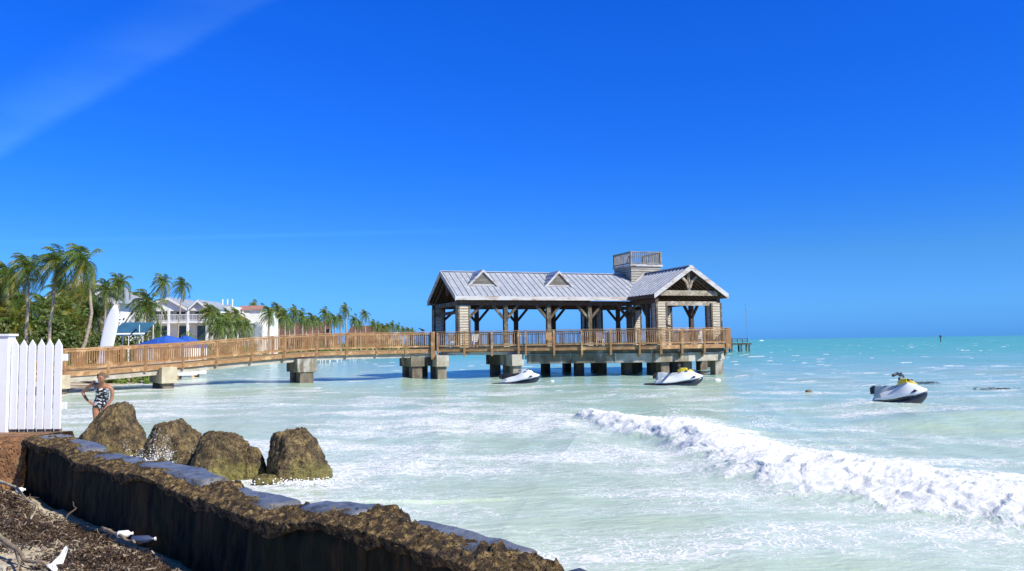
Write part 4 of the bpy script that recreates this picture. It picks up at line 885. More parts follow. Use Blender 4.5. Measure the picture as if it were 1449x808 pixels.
# channel marker
cm = empty('channel_marker', (X(1328, 330), 330, 0), 0, 'thin channel marker post standing far out in the sea', 'marker')
MB().tube([(0, 0, -1), (0, 0, 2.6)], .16, 8).build('post', M['black'], cm); MB().box(-.45, .45, -.05, .05, 1.7, 2.7).build('day_board', M['green_wood'], cm)
sb = empty('sailing_boat', (X(1075, 900), 900, 0), 0, 'tiny white boat on the horizon right of the distant dock', 'boat')
MB().loft([[(-4, -1, 0), (-4, 1, 0), (-4, 1, 1.4), (-4, -1, 1.4)], [(2, -1.2, 0), (2, 1.2, 0), (2, 1.2, 1.6), (2, -1.2, 1.6)], [(5, -.1, .4), (5, .1, .4), (5, .1, 1.8), (5, -.1, 1.8)]]).build('hull', M['white'], sb)
MB().box(-2, 1.5, -.8, .8, 1.5, 2.6).build('cabin', M['white'], sb)
sb.scale = (.55, .55, .5)
# distant dock with mast
dk = empty('distant_dock', (X(1044, 150), 150, 0), R(-8), 'distant weathered dock platform with railings and a tall thin mast', 'dock')
MB().box(-3.4, 1.9, -2, 2, 1.25, 1.55).build('deck_floor', M['green_wood'], dk)
for x in (-3.1, -1.6, .1, 1.5):
    for y in (-1.8, 1.8): MB().tube([(x, y, -1), (x, y, 1.3)], .17, 7).build('piling', M['pile'], dk)
for yy, zz in ((-1.9, 2.35), (-1.9, 1.95), (1.9, 2.35)): MB().beam((-3.4, yy, zz), (1.3, yy, zz), .1, .1).build('handrail', M['green_wood'], dk)
for x in (-3.3, -2.4, -1.5, -.6, .3, 1.2): MB().box(x - .06, x + .06, -1.95, -1.83, 1.5, 2.4).build('rail_post', M['green_wood'], dk)
MB().tube([(1.55, 0, 1.5), (1.5, 0, 5), (1.35, 0, 9.2)], [.07, .05, .03], 6).build('mast', M['metal'], dk)
MB().box(1.3, 1.5, -.1, .1, 7.5, 7.8).box(1.25, 1.42, -.1, .1, 8.6, 8.8).build('instrument', M['metal'], dk)
MB().tube([(-1.6, 0, 1.5), (-1.6, 0, 2.4), (-1.6, 0, 2.9)], [.16, .2, .1], 7).build('bollard', M['black'], dk)
# submerged weed patches
for px, py, w, lab in [(1303, 540, .9, 'dark weed clump in the water just right of the jet ski'), (1400, 548, 1.5, 'wide dark weed clump in the water at the far right')]:
    D = 2558 / (py - hor(px)); x0 = X(px, D); mb = MB(); r_ = random.Random(px)
    for _ in range(70):
        a = r_.gauss(0, w * .35); b = r_.gauss(0, .3); z = sea_h(x0 + a, D + b) + .02; t = r_.uniform(0, 3.1); c, s_ = math.cos(t) * .12, math.sin(t) * .05
        mb.add([(x0 + a - c, D + b - s_, z), (x0 + a + c, D + b - .03, z + .02), (x0 + a + c, D + b + s_ + .03, z + .03), (x0 + a - c * .4, D + b + .05, z + .01)], [(0, 1, 2, 3)])
    tag(mb.build('floating_weed', M['wallface']), lab, 'seaweed', 'floating weed clumps')

# ------------------------------------------------------------------ palms
def add_tint(me, tints):                 # per-face colour multiplier
    at = me.attributes.new('tint', 'FLOAT_COLOR', 'FACE'); at.data.foreach_set('color', np.array(tints, np.float32).reshape(-1))
def crown_mesh(seed, nf=24, Lf=2.7, wind=1.0, lod=24, gold=0.3):
    r_ = random.Random(seed); mb = MB(); tn = []
    for f in range(nf):
        az = f * 2.399 + r_.uniform(-.3, .3); q = (f + .5) / nf; el = R(85 - 125 * q + r_.uniform(-10, 10)); L_ = Lf * r_.uniform(.8, 1.1) * (0.8 + .3 * q)
        d = Vector((math.cos(az) * math.cos(el), math.sin(az) * math.cos(el), math.sin(el)))
        p = Vector((0, 0, 0)); pts = [p.copy()]; ds = [d.copy()]; ns = 9
        for k in range(ns):
            d = d + Vector((-.22 * wind, 0, -.21 - .10 * q)) * (0.5 + k / ns); d.normalize(); p = p + d * (L_ / ns); pts.append(p.copy()); ds.append(d.copy())
        dead = r_.random() < gold * (.3 + 1.2 * q)
        base = (1.9, 1.15, .8) if dead else (r_.uniform(.55, 1.25),) * 3
        nb = len(mb.f)
        for k in range(ns): mb.beam(pts[k], pts[k + 1], .045 * (1 - k / ns) + .012, .03)
        tn += [(base[0] * 1.3, base[1] * 1.3, base[2], 1)] * (len(mb.f) - nb)
        for k in range(lod):
            u = .10 + .9 * k / (lod - 1); i = min(int(u * ns), ns - 1); fr = u * ns - i; c = pts[i].lerp(pts[i + 1], fr); dd_ = ds[i]
            side = dd_.cross(Vector((0, 0, 1)))
            if side.length < .1: side = Vector((1, 0, 0))
            side.normalize(); ll = (.22 + .78 * math.sin(math.pi * min(1, u * .86 + .1))) * .80 * L_ / 2.7
            for sg in (-1, 1):
                o_ = (side * sg * r_.uniform(.55, .95) + dd_ * .55 + Vector((-.22 * wind, 0, -.28 - .35 * r_.random()))).normalized()
                w = dd_ * (1.6 / lod * r_.uniform(.7, 1.1)) * .95
                m_ = c + o_ * ll * .5 + Vector((0, 0, .02)); e = c + o_ * ll + Vector((-.05 * wind, 0, -.16 * ll))
                v = r_.uniform(.75, 1.25); k0 = len(mb.v)
                mb.v += [tuple(c - w * .4), tuple(c + w * .4), tuple(m_ + w * .5), tuple(m_ - w * .5), tuple(e)]
                mb.f += [(k0, k0 + 1, k0 + 2, k0 + 3), (k0 + 3, k0 + 2, k0 + 4)]
                tn += [(base[0] * v, base[1] * v, base[2] * v, 1)] * 2
    nb = len(mb.f)                       # heart and nuts
    mb.tube([(0, 0, -.35), (0, 0, 0), (0, 0, .35)], [.14, .2, .05], 6)
    for k in range(4): a = k * 1.6; mb.tube([(math.cos(a) * .2, math.sin(a) * .2, -.32), (math.cos(a) * .22, math.sin(a) * .22, -.18), (math.cos(a) * .2, math.sin(a) * .2, -.05)], [.05, .11, .05], 5)
    tn += [(1.8, 1.2, .8, 1)] * (len(mb.f) - nb)
    me = bpy.data.meshes.new('crown'); me.from_pydata(mb.v, [], mb.f); add_tint(me, tn); me.materials.append(M['frond']); return me
CR = [crown_mesh(s, 34, 2.5, .62, 24, .25) for s in (1, 2, 3)] + [crown_mesh(s, 30, 2.5, .75, 22, .15) for s in (4, 5)]
CG = [crown_mesh(s, 30, 2.9, .4, 24, .8) for s in (11, 12)]
CF = [crown_mesh(s, 26, 2.5, .6, 12, .2) for s in (21, 22, 23, 24)]
def palm(pxc, pyc, pxb, D, sc, crown, label, bend=0.0, group='palms behind the beach', tr=.13):
    zc = Z(pxc, pyc, D); xb = X(pxb, D); xc = X(pxc, D); zg = float(ground_z(xb, D)) - .1
    root = empty('palm_tree', (xb, D, zg), 0, label, 'palm', group)
    H_ = zc - zg; n = 12; pts = []; rad = []
    for k in range(n + 1):
        t = k / n; xx = (xc - xb) * (t ** 1.5 if bend == 0 else t) + bend * math.sin(math.pi * t) * H_ * .1 + .04 * math.sin(k * 2.1 + pxb)
        pts.append((xx, 0.15 * math.sin(t * 2.2 + pxb), H_ * t)); rad.append(tr * (1.5 - .6 * t + (.7 * (1 - t) ** 8)))
    mb = MB(); mb.tube(pts, rad, 9); mb.build('trunk', M['trunk'], root, smooth=True)
    c = bpy.data.objects.new('crown', crown); col.objects.link(c); c.parent = root; c.location = pts[-1]; c.scale = (sc * .84, sc * .84, sc * random.uniform(1.05, 1.22)); c.rotation_euler = (0, 0, random.uniform(-.5, .5))
tall = [(6, 392, 12, 62, 1.0, 0, 'tall palm at the far left edge above the fence post'), (36, 380, 37, 55, .82, 1, 'tall straight palm second from the left edge'), (77, 372, 68, 54, .88, 2, 'tall palm with upright pale trunk above the picket fence'),
        (114, 373, 94, 53, .92, 0, 'tallest palm, its pale trunk curving down behind the fence end'), (168, 402, 166, 84, .82, 1, 'slim palm above the leaning white board'), (150, 412, 147, 66, .72, 3, 'small palm crown touching the gabled house roof'),
        (208, 434, 209, 70, 1.12, 3, 'wide full palm in front of the white gabled apartments'), (229, 400, 226, 108, 1.0, 4, 'slender palm rising over the apartment gable'), (257, 404, 250, 112, .85, 3, 'slender leaning palm at the right of the apartment gables'),
        (190, 424, 192, 92, .72, 4, 'smaller palm behind the wide full palm')]
for a in tall: palm(a[0], a[1], a[2], a[3], a[4], CR[a[5]], a[6], bend=1.3 if a[0] == 114 else 0, group='tall coconut palms by the houses', tr=.085)
r_ = random.Random(3)
ORD = ['first', 'second', 'third', 'fourth', 'fifth', 'sixth', 'seventh', 'eighth', 'ninth', 'tenth', 'eleventh', 'twelfth', 'thirteenth', 'fourteenth', 'fifteenth', 'sixteenth', 'seventeenth', 'eighteenth', 'nineteenth', 'twentieth']
fill = [(-8, 425, 58), (14, 418, 57), (30, 436, 56), (60, 440, 58), (88, 415, 68), (96, 440, 60), (124, 420, 72), (130, 446, 60), (-14, 452, 55), (20, 460, 55), (48, 464, 56), (78, 462, 57), (112, 464, 58), (144, 446, 78), (104, 430, 76)]
words = ['short golden', 'bushy green', 'wind swept olive', 'half dead golden']
for i, (px, py, D) in enumerate(fill):
    palm(px, py, px + r_.uniform(-6, 6), D + 7, r_.uniform(.85, 1.1), (CG + CR)[i % 4], 'low %s palm, %s trunk from the left in the grove behind the fence' % ('golden' if i % 4 < 2 and i % (len(CG) + len(CR)) < 2 else 'olive', ORD[sorted(fill).index((px, py, D))]), group='low palms in the grove')
fars = [(297, 443, 112, 1.0), (322, 456, 118, 1.25), (312, 462, 112, 1.1), (338, 458, 122, 1.2), (350, 462, 125, 1.0), (360, 436, 150, .95), (369, 441, 152, .9), (381, 444, 140, 1.1), (334, 447, 128, 1.0), (306, 452, 116, 1.2), (385, 446, 158, 1.1), (394, 440, 160, 1.25), (402, 448, 155, 1.1), (416, 443, 170, 1.15), (427, 448, 172, 1.0), (441, 451, 180, 1.1), (450, 455, 185, 1.0), (459, 444, 195, 1.15), (466, 451, 198, 1.0), (473, 452, 200, 1.0), (481, 452, 205, 1.0), (488, 438, 215, 1.2), (501, 454, 225, 1.1), (508, 458, 235, 1.0), (516, 445, 245, 1.15), (528, 459, 255, 1.1), (535, 462, 262, 1.0), (542, 463, 280, 1.1), (549, 463, 290, 1.1), (555, 461, 300, 1.2), (563, 464, 315, 1.1), (570, 466, 330, 1.1), (577, 468, 350, 1.2), (583, 469, 365, 1.1), (375, 452, 150, 1.0), (433, 455, 175, 1), (408, 455, 165, 1)]
def seg(px):
    for a, b, t in [(0, 330, 'before the white chimney block'), (330, 356, 'before the terracotta roofed building'), (356, 374, 'right beside the terracotta roof'), (374, 410, 'before the left part of the long brown hall'), (410, 470, 'before the right part of the long brown hall'), (470, 487, 'between the two brown halls'), (487, 530, 'before the smaller brown hall'), (530, 556, 'at the far end of the smaller hall'), (556, 999, 'at the far tip of the shore')]:
        if a <= px < b: return a, b, t
for i, (px, py, D, sc) in enumerate(fars):
    sa, sb_, stx = seg(px); rk = sorted(q[0] for q in fars if sa <= q[0] < sb_); lab_far = '%s palm from the left among those %s' % (ORD[rk.index(px)], stx)
    palm(px, py, px + r_.uniform(-2, 2), D, sc, CF[i % 4], lab_far, group='row of far palms', tr=.17)

# ------------------------------------------------------------------ shrubs
def leaf_cloud(rx, ry, rz, n, ls, seed, col_=((.6, 1.4))):
    r = random.Random(seed); mb = MB(); tn = []
    cl = [(Vector((r.gauss(0, .42) * rx, r.gauss(0, .4) * ry, abs(r.gauss(.35, .35)) * rz)), r.uniform(.2, .45)) for _ in range(int(14 + rx * 5))]
    for _ in range(n):
        c, s_ = r.choice(cl); d = Vector((r.gauss(0, 1), r.gauss(0, 1), r.gauss(0, 1))).normalized() * (r.random() ** .4) * s_ * min(rx, rz) * 1.1
        p = c + d
        if p.z < 0: p.z = -p.z * .5
        a = Vector((r.gauss(0, 1), r.gauss(0, 1), r.gauss(0, 1))).normalized(); b = a.orthogonal().normalized(); l_ = ls * r.uniform(.6, 1.3)
        k = len(mb.v); mb.v += [tuple(p - a * l_), tuple(p + b * l_ * .45), tuple(p + a * l_), tuple(p - b * l_ * .45)]; mb.f.append((k, k + 1, k + 2, k + 3))
        v = r.uniform(*col_); tn.append((v * r.uniform(.85, 1.3), v, v * .8, 1))
    me = bpy.data.meshes.new('foliage'); me.from_pydata(mb.v, [], mb.f); add_tint(me, tn); me.materials.append(M['leaf']); return me
def shrub(px, D, rx, rz, n, ls, seed, label, cl=(.6, 1.4), ry=None, group=None, zoff=0):
    x = X(px, D); root = empty('shrub', (x, D, float(ground_z(x, D)) - .05 + zoff), 0, label, 'shrub', group)
    o = bpy.data.objects.new('foliage', leaf_cloud(rx, ry or rx * .6, rz, n, ls, seed, cl)); col.objects.link(o); o.parent = root
    mb = MB(); r = random.Random(seed)
    for k in range(4): a = r.uniform(0, 6.28); mb.tube([(0, 0, 0), (math.cos(a) * .3 * rx * .5, math.sin(a) * .2, rz * .4), (math.cos(a) * .6 * rx * .6, math.sin(a) * .4, rz * .8)], [.06, .045, .02], 5)
    mb.build('stems', M['trunk'], root)
shrub(188, 53, 2.4, .85, 5200, .09, 51, 'low yellow green hedge behind the boardwalk below the white board', (1.1, 2.1)); shrub(176, 76, 3.0, 4.6, 5200, .16, 61, 'tall dark green thicket between the gabled house and the apartments', (.45, 1.2)); shrub(148, 70, 2.2, 3.2, 3600, .15, 62, 'dark green thicket behind the white board', (.45, 1.2)); shrub(160, 52, 1.0, .7, 1800, .09, 52, 'small yellow green bush at the foot of the white board', (1, 1.9))
shrub(222, 60, .9, 1.1, 1600, .09, 53, 'grey green bush beside the blue boat covers', (.9, 1.5)); shrub(222, 84, 2.6, 2.3, 4200, .14, 54, 'dark green bush under the wide palm', (.5, 1.0))
shrub(270, 92, 3.4, 2.9, 5200, .15, 55, 'broad green tree shrub in front of the apartments', (.6, 1.5)); shrub(290, 100, 2.4, 1.8, 2600, .15, 56, 'dark bush right of the apartments', (.5, 1.1))
shrub(330, 108, 3.5, 2.4, 3800, .17, 57, 'olive undergrowth below the terracotta roofed building', (.8, 1.9)); shrub(352, 118, 3.0, 2.0, 2800, .17, 58, 'olive undergrowth right of the terracotta roofed building', (.8, 1.8))
for i, (px, D, rx, rz) in enumerate([(-15, 61, 4, 3.6), (28, 62, 4, 3.4), (70, 63, 4, 3.2), (112, 66, 3.6, 3.0), (128, 62, 2.6, 1.8), (0, 56, 2.5, 1.2), (60, 57, 2.5, 1.2)]):
    shrub(px, D, rx, rz, 5200, .15, 70 + i, 'dark undergrowth between palm trunks, %s clump from the left edge behind the fence' % ORD[[-15, 0, 28, 60, 70, 112, 128].index(px)], (.35, 1.2), group='undergrowth in the palm grove')
for i, (px, D) in enumerate([(382, 150), (410, 165), (436, 178), (462, 195), (488, 212), (512, 238), (536, 262), (556, 295), (574, 335)]):
    shrub(px, D, 4.5 * D / 180, 1.9 * D / 190, 2600, .26, 90 + i, '%s olive shrub from the left in the hedge along the far beach' % ORD[i], (.7, 1.7), group='hedge along the far beach')

# ------------------------------------------------------------------ buildings
def house_root(name, px, D, label, cat='house', rz=0): x = X(px, D); return empty(name, (x, D, float(ground_z(x, D)) - .1), rz, label, cat)
def gable(mb, x0, x1, y, z0, z1, th=.2, xp=None):
    xp = (x0 + x1) / 2 if xp is None else xp; mb.solid([(x0, y, z0), (x1, y, z0), (xp, y, z1)], (0, th, 0))
# gabled white apartments
D = 125; ap = house_root('apartment_house', 238, D, 'white two storey apartment house with two gables and long verandas'); s = D / F
zg = ap.location.z
def lx(px): return (px - 238) * s
def lz(py, px=238): return Z(px, py, D) - zg
z_e, z_f2, z_f1 = lz(437), lz(446), lz(455)
MB().box(lx(179), lx(294), 1.8, 9, 0, z_e).build('wall', M['white_wall'], ap)
w = MB(); gable(w, lx(179), lx(266), 0, z_e, lz(423), .25, lx(238)); gable(w, lx(266), lx(294), 0.01, z_e, lz(427), .25, lx(280)); w.box(lx(179), lx(294), -.02, .2, z_e - .35, z_e + .1); w.build('gable_wall', M['white_wall'], ap)
rf = MB()
for a, b, p, zt in [(178, 267, 238, 422), (266, 296, 280, 426)]:
    for e in (a, b):
        q0 = Vector((lx(e), -.5, z_e - .05)); q1 = Vector((lx(p), -.5, lz(zt))); rf.solid([q0, q1, q1 + Vector((0, 9.5, 0)), q0 + Vector((0, 9.5, 0))], (0, 0, .15))
rf.build('roof', M['shade_grey'], ap)
tr = MB()
for a, b, p, zt in [(178, 267, 238, 422), (266, 296, 280, 426)]:
    for e in (a, b): tr.solid([(lx(e), -.55, z_e - .1), (lx(p), -.55, lz(zt) + .1), (lx(p), -.55, lz(zt) - .25), (lx(e), -.55, z_e - .45)], (0, .05, 0))
tr.build('bargeboard', M['white_wall'], ap)
MB().box(lx(179), lx(294), -.3, 1.8, z_f1 - .3, z_f1).build('veranda_floor', M['white_wall'], ap)
v = MB().box(lx(179), lx(294), -.3, -.2, z_f2 - .02, z_f2 + .08).box(lx(179), lx(294), -.28, -.22, z_f1 + .1, z_f1 + .2)
for k in range(60): x = lx(179) + (lx(294) - lx(179)) * k / 59; v.box(x - .025, x + .025, -.27, -.23, z_f1, z_f2)
v.build('veranda_railing', M['white_wall'], ap)
for px in (180, 206, 239, 266, 293): MB().box(lx(px) - .16, lx(px) + .16, -.35, -.05, 0, z_e).build('column', M['white_wall'], ap)
for a, b in [(184, 203), (209, 236), (242, 263), (269, 290)]:
    f = MB().box(lx(a), lx(b), 1.70, 1.78, z_f1 + .1, z_e - .5).build('window', M['glass'], ap); f2 = MB()
    for q in np.linspace(lx(a), lx(b), 4): f2.box(q - .06, q + .06, 1.63, 1.70, z_f1 + .1, z_e - .5)
    f2.build('frame', M['white_wall'], f)
    f = MB().box(lx(a) + .4, lx(b) - .4, 1.70, 1.78, .2, z_f1 - .7).build('window', M['glass'], ap)
# gabled house in the palms
D = 84; gh = house_root('gabled_house', 112, D, 'white gabled house half hidden behind the tall palms'); s = D / F; zg = gh.location.z
lx = lambda px: (px - 112) * s
lz = lambda py: Z(112, py, D) - zg
MB().box(lx(58), lx(160), .3, 9, 0, lz(428)).build('wall', M['white_wall'], gh); w = MB(); gable(w, lx(58), lx(162), .3, lz(428), lz(403), .25); w.build('gable_wall', M['white_wall'], gh)
rf = MB()
for e in (52, 170):
    q0 = Vector((lx(e), -.5, lz(430))); q1 = Vector((lx(110), -.5, lz(399))); rf.solid([q0, q1, q1 + Vector((0, 10, 0)), q0 + Vector((0, 10, 0))], (0, 0, .18))
    d = (q1 - q0)
rf.build('roof', M['shade_grey'], gh); tr = MB()
for e in (52, 170): tr.solid([(lx(e), -.6, lz(430) + .1), (lx(110), -.6, lz(399) + .1), (lx(110), -.6, lz(399) - .35), (lx(e), -.6, lz(430) - .35)], (0, .08, 0))
tr.build('bargeboard', M['white_wall'], gh)
MB().box(lx(122), lx(146), .2, .28, lz(447), lz(433)).build('window', M['glass'], gh); MB().box(lx(74), lx(92), .2, .28, lz(447), lz(433)).build('window', M['glass'], gh)
# white block with chimneys
D = 138; wb = house_root('white_block', 318, D, 'plain white block with three thin white chimneys', 'building'); s = D / F; zg = wb.location.z
lx = lambda px: (px - 318) * s
lz = lambda py: Z(318, py, D) - zg
MB().box(lx(306), lx(329), 0, 6, 0, lz(434)).build('wall', M['white_wall'], wb)
for px in (311, 318, 325): MB().tube([(lx(px), 1, lz(435)), (lx(px), 1, lz(423))], .13, 8).build('chimney', M['white_wall'], wb)
MB().box(lx(307), lx(323), .6, 1.4, lz(434), lz(431)).build('roof_plant', M['shade_grey'], wb)
MB().box(lx(309), lx(314), -.05, .02, lz(455), lz(447)).build('window', M['glass'], wb)
# terracotta
D = 142; tb = house_root('terracotta_roofed_building', 350, D, 'white stepped building with balconies and a low terracotta roof', 'building'); s = D / F; zg = tb.location.z
lx = lambda px: (px - 350) * s
lz = lambda py: Z(350, py, D) - zg
MB().box(lx(330), lx(370), 0, 8, 0, lz(439)).build('wall', M['white_wall'], tb)
MB().solid([(lx(329), -.4, lz(439)), (lx(371), -.4, lz(439)), (lx(366), 3, lz(433)), (lx(334), 3, lz(433))], (0, 0, .2)).build('roof', M['terracotta'], tb)
for z0, z1, a, b in [(447, 441, 337, 352), (456, 450, 337, 350), (465, 459, 340, 356)]:
    f = MB().box(lx(a), lx(b), -.06, .02, lz(z0), lz(z1)).build('balcony_opening', M['tan_wall'], tb); MB().box(lx(a) - .2, lx(b) + .2, -.7, -.55, lz(z0) - .1, lz(z0) + .5).build('parapet', M['white_wall'], f); MB().box(lx((a + b) / 2) - .12, lx((a + b) / 2) + .12, -.6, -.4, lz(z0), lz(z1)).build('pillar', M['white_wall'], f)
MB().box(lx(370), lx(379), 1, 6, 0, lz(450)).build('side_wing', M['white_wall'], tb)
# long low shingled building
for px0, px1, D, yt in [(378, 470, 205, 456), (487, 552, 300, 461)]:
    c = (px0 + px1) / 2; lb = house_root('beach_hall', c, D, 'long low brown shingled hall behind the middle of the palm row' if px0 < 400 else 'small low brown hall far down the beach behind the last palms', 'building'); s = D / F; zg = lb.location.z
    zt = Z(c, yt, D) - zg; x0, x1 = (px0 - c) * s, (px1 - c) * s
    MB().box(x0 + .5, x1 - .5, .5, 9, 0, zt * .5).build('wall', M['tan_wall'], lb)
    MB().solid([(x0, -.5, zt * .45), (x1, -.5, zt * .45), (x1 - 1.5, 5, zt), (x0 + 1.5, 5, zt)], (0, 0, .2)).build('roof', M['brown_roof'], lb)
    for k in range(6): x = x0 + 2 + (x1 - x0 - 4) * k / 5; MB().box(x - .8, x + .8, .4, .48, .4, zt * .38).build('window', M['glass'], lb)

# leaning white board
b0 = empty('surfboard', (X(145, 50.6), 50.6, float(ground_z(X(145, 50.6), 50.6)) - .05), 0, 'tall white board standing upright and leaning right behind the boardwalk rail', 'board')
zt = Z(160, 431, 50.6) - b0.location.z; rings = []
for f in np.linspace(0, 1, 16):
    w = .30 * (1 - .45 * (1 - f) ** 3) * (1 - max(0, (f - .6) / .4) ** 3.2 * .80) * 1.55; c = Vector((-.16 + (X(161, 50.6) - X(145, 50.6)) * f + .1 * f * f, .25 * f, zt * f)); ring = []
    for k in range(14): a = 2 * math.pi * k / 14; ring.append(c + Vector((math.cos(a) * w, math.sin(a) * .06, 0)))
    rings.append(ring)
MB().loft(rings).build('board', M['gel_white'], b0, smooth=True); MB().box(-.34, -.06, -.09, .0, 1.02, 1.06).build('logo_strip', M['black'], b0)
# blue shades and covered boats
for i, (px, D, w, lab) in enumerate([(173, 62, 1.35, 'left teal blue sun shelter on white poles tilted towards the sea'), (193, 63, 1.35, 'right teal blue sun shelter on white poles tilted towards the sea')]):
    x = X(px, D); r0 = empty('sun_shelter', (x, D, float(ground_z(x, D))), 0, lab, 'shelter', 'teal sun shelters'); zt = Z(px, 457, D) - r0.location.z
    cv = MB().solid([(-.9, -.6, zt - 1.0), (.8, -.6, zt - 1.0), (1.1, .7, zt), (-.3, .7, zt)], (0, 0, .05)).build('canopy', M['teal_fab'], r0)
    MB().solid([(-.75, -.56, zt - .93), (.82, -.56, zt - .93), (.86, -.48, zt - .86), (-.70, -.48, zt - .86)], (0, 0, .06)).build('white_band', M['white'], cv)
    for a, b, c in [(-.85, -.55, 1.0), (.75, -.55, 1.0), (1.0, .65, .05), (-.25, .65, .05)]: MB().tube([(a, b, 0), (a, b, zt - c)], .03, 6).build('pole', M['white'], r0)
for px, D, L_, rz, lab in [(236, 57, 4.2, .1, 'small boat under a bright blue cover behind the boardwalk'), (262, 61, 3.4, -.15, 'second blue covered boat pulled up beside the first')]:
    x = X(px, D); r0 = empty('covered_boat', (x, D, float(ground_z(x, D)) + .1), rz, lab, 'boat', 'covered boats on the beach')
    zt = Z(px, 474.5, D) - r0.location.z; rr = []
    for f in np.linspace(-1, 1, 9):
        w = .75 * (1 - abs(f) ** 2.2 * .85); t = zt * (1 - .16 * abs(f) - .05 * f * f); rr.append([(f * L_ / 2, w, zt * .70), (f * L_ / 2, w * .4, t - .06), (f * L_ / 2, 0, t), (f * L_ / 2, -w * .4, t - .06), (f * L_ / 2, -w, zt * .70)])
    MB().loft(rr).build('cover', M['blue_fab'], r0); rr = []
    for f in np.linspace(-1, 1, 9):
        w = .78 * (1 - abs(f) ** 2.2 * .85); rr.append([(f * L_ / 2, w, zt * .69), (f * L_ / 2, w * .6, .25), (f * L_ / 2, -w * .6, .25), (f * L_ / 2, -w, zt * .69)])
    MB().loft(rr).build('hull', M['white'], r0); MB().box(-.9, -.8, -.5, .5, 0, .35).box(.8, .9, -.5, .5, 0, .35).build('cradle', M['wood'], r0)
# loungers on the far beach
for i, (px, D) in enumerate([(452, 118), (463, 120), (476, 124), (492, 130), (508, 138)]):
    D = D * .9; x = X(px, D); r0 = empty('beach_lounger', (x, D, max(.15, float(ground_z(x, D)))), .3 * i, '%s white lounger from the left seen through the boardwalk balusters' % ORD[i], 'lounger', 'loungers on the far beach')
    MB().box(-.35, .35, -.9, .5, .35, .43).build('seat', M['white'], r0); MB().solid([(-.35, .5, .38), (.35, .5, .38), (.35, .95, .95), (-.35, .95, .95)], (0, .05, 0)).build('backrest', M['white'], r0)
    for a in (-.3, .3):
        for b in (-.8, .4): MB().box(a - .03, a + .03, b - .03, b + .03, -.2, .35).build('leg', M['white'], r0)
# birds
def bird(px, D, z, lab):
    r0 = empty('bird', (X(px, D), D, z), R(170), lab, 'bird', 'birds resting on the railing'); rr = []
    for x, w, zz in [(-.2, .012, .10), (-.1, .05, .11), (0, .075, .12), (.09, .06, .15), (.14, .035, .2), (.18, .04, .235), (.22, .028, .235), (.27, .006, .225)]: rr.append([(x, math.cos(a) * w, zz + math.sin(a) * w) for a in np.linspace(0, 2 * math.pi, 9)[:-1]])
    MB().loft(rr).build('body', M['black'], r0, smooth=True); MB().tube([(0, .02, 0), (0, .02, .07)], .008, 5).tube([(0, -.02, 0), (0, -.02, .07)], .008, 5).build('legs', M['yellow'], r0)
bird(597, 54.0, 3.06, 'dark bird standing on the boardwalk rail near the pier corner'); bird(946, 52.3, 3.06, 'dark bird standing on the pier rail under the gable')

# ------------------------------------------------------------------ the bather
def skinned(name, chains, m, parent, sub=2, root_i=0):
    vs = []; es = []; rad = []
    for ch in chains:                    # ch: list of (key or coords, radius)
        prev = None
        for it in ch:
            if isinstance(it, int): idx = it
            else: vs.append(it[0]); rad.append(it[1]); idx = len(vs) - 1
            if prev is not None: es.append((prev, idx))
            prev = idx
    me = bpy.data.meshes.new(name); me.from_pydata(vs, es, []); o = bpy.data.objects.new(name, me); col.objects.link(o)
    md = o.modifiers.new('skin', 'SKIN'); md.use_smooth_shade = True
    sv = me.skin_vertices[0].data if me.skin_vertices else None
    if sv is None:
        bm = bmesh.new(); bm.from_mesh(me); bm.verts.layers.skin.verify(); bm.to_mesh(me); bm.free(); sv = me.skin_vertices[0].data
    for i, r in enumerate(rad): sv[i].radius = r if isinstance(r, tuple) else (r, r)
    sv[root_i].use_root = True
    sd = o.modifiers.new('sub', 'SUBSURF'); sd.levels = sub; sd.render_levels = sub
    dg = bpy.context.evaluated_depsgraph_get(); me2 = bpy.data.meshes.new_from_object(o.evaluated_get(dg)); me2.name = name
    bpy.data.objects.remove(o); me2.materials.clear(); me2.materials.append(m)
    o = bpy.data.objects.new(name, me2); col.objects.link(o); o.parent = parent
    return o
Dw = 20.3
wm = empty('person', (X(143, Dw), Dw, -.02), 0, 'woman in black and white floral swimsuit standing in the shallows, hand on hip', 'person')
wm.rotation_euler = (R(12), R(8), 0); wm.scale = (1.15, 1.1, 1.06)
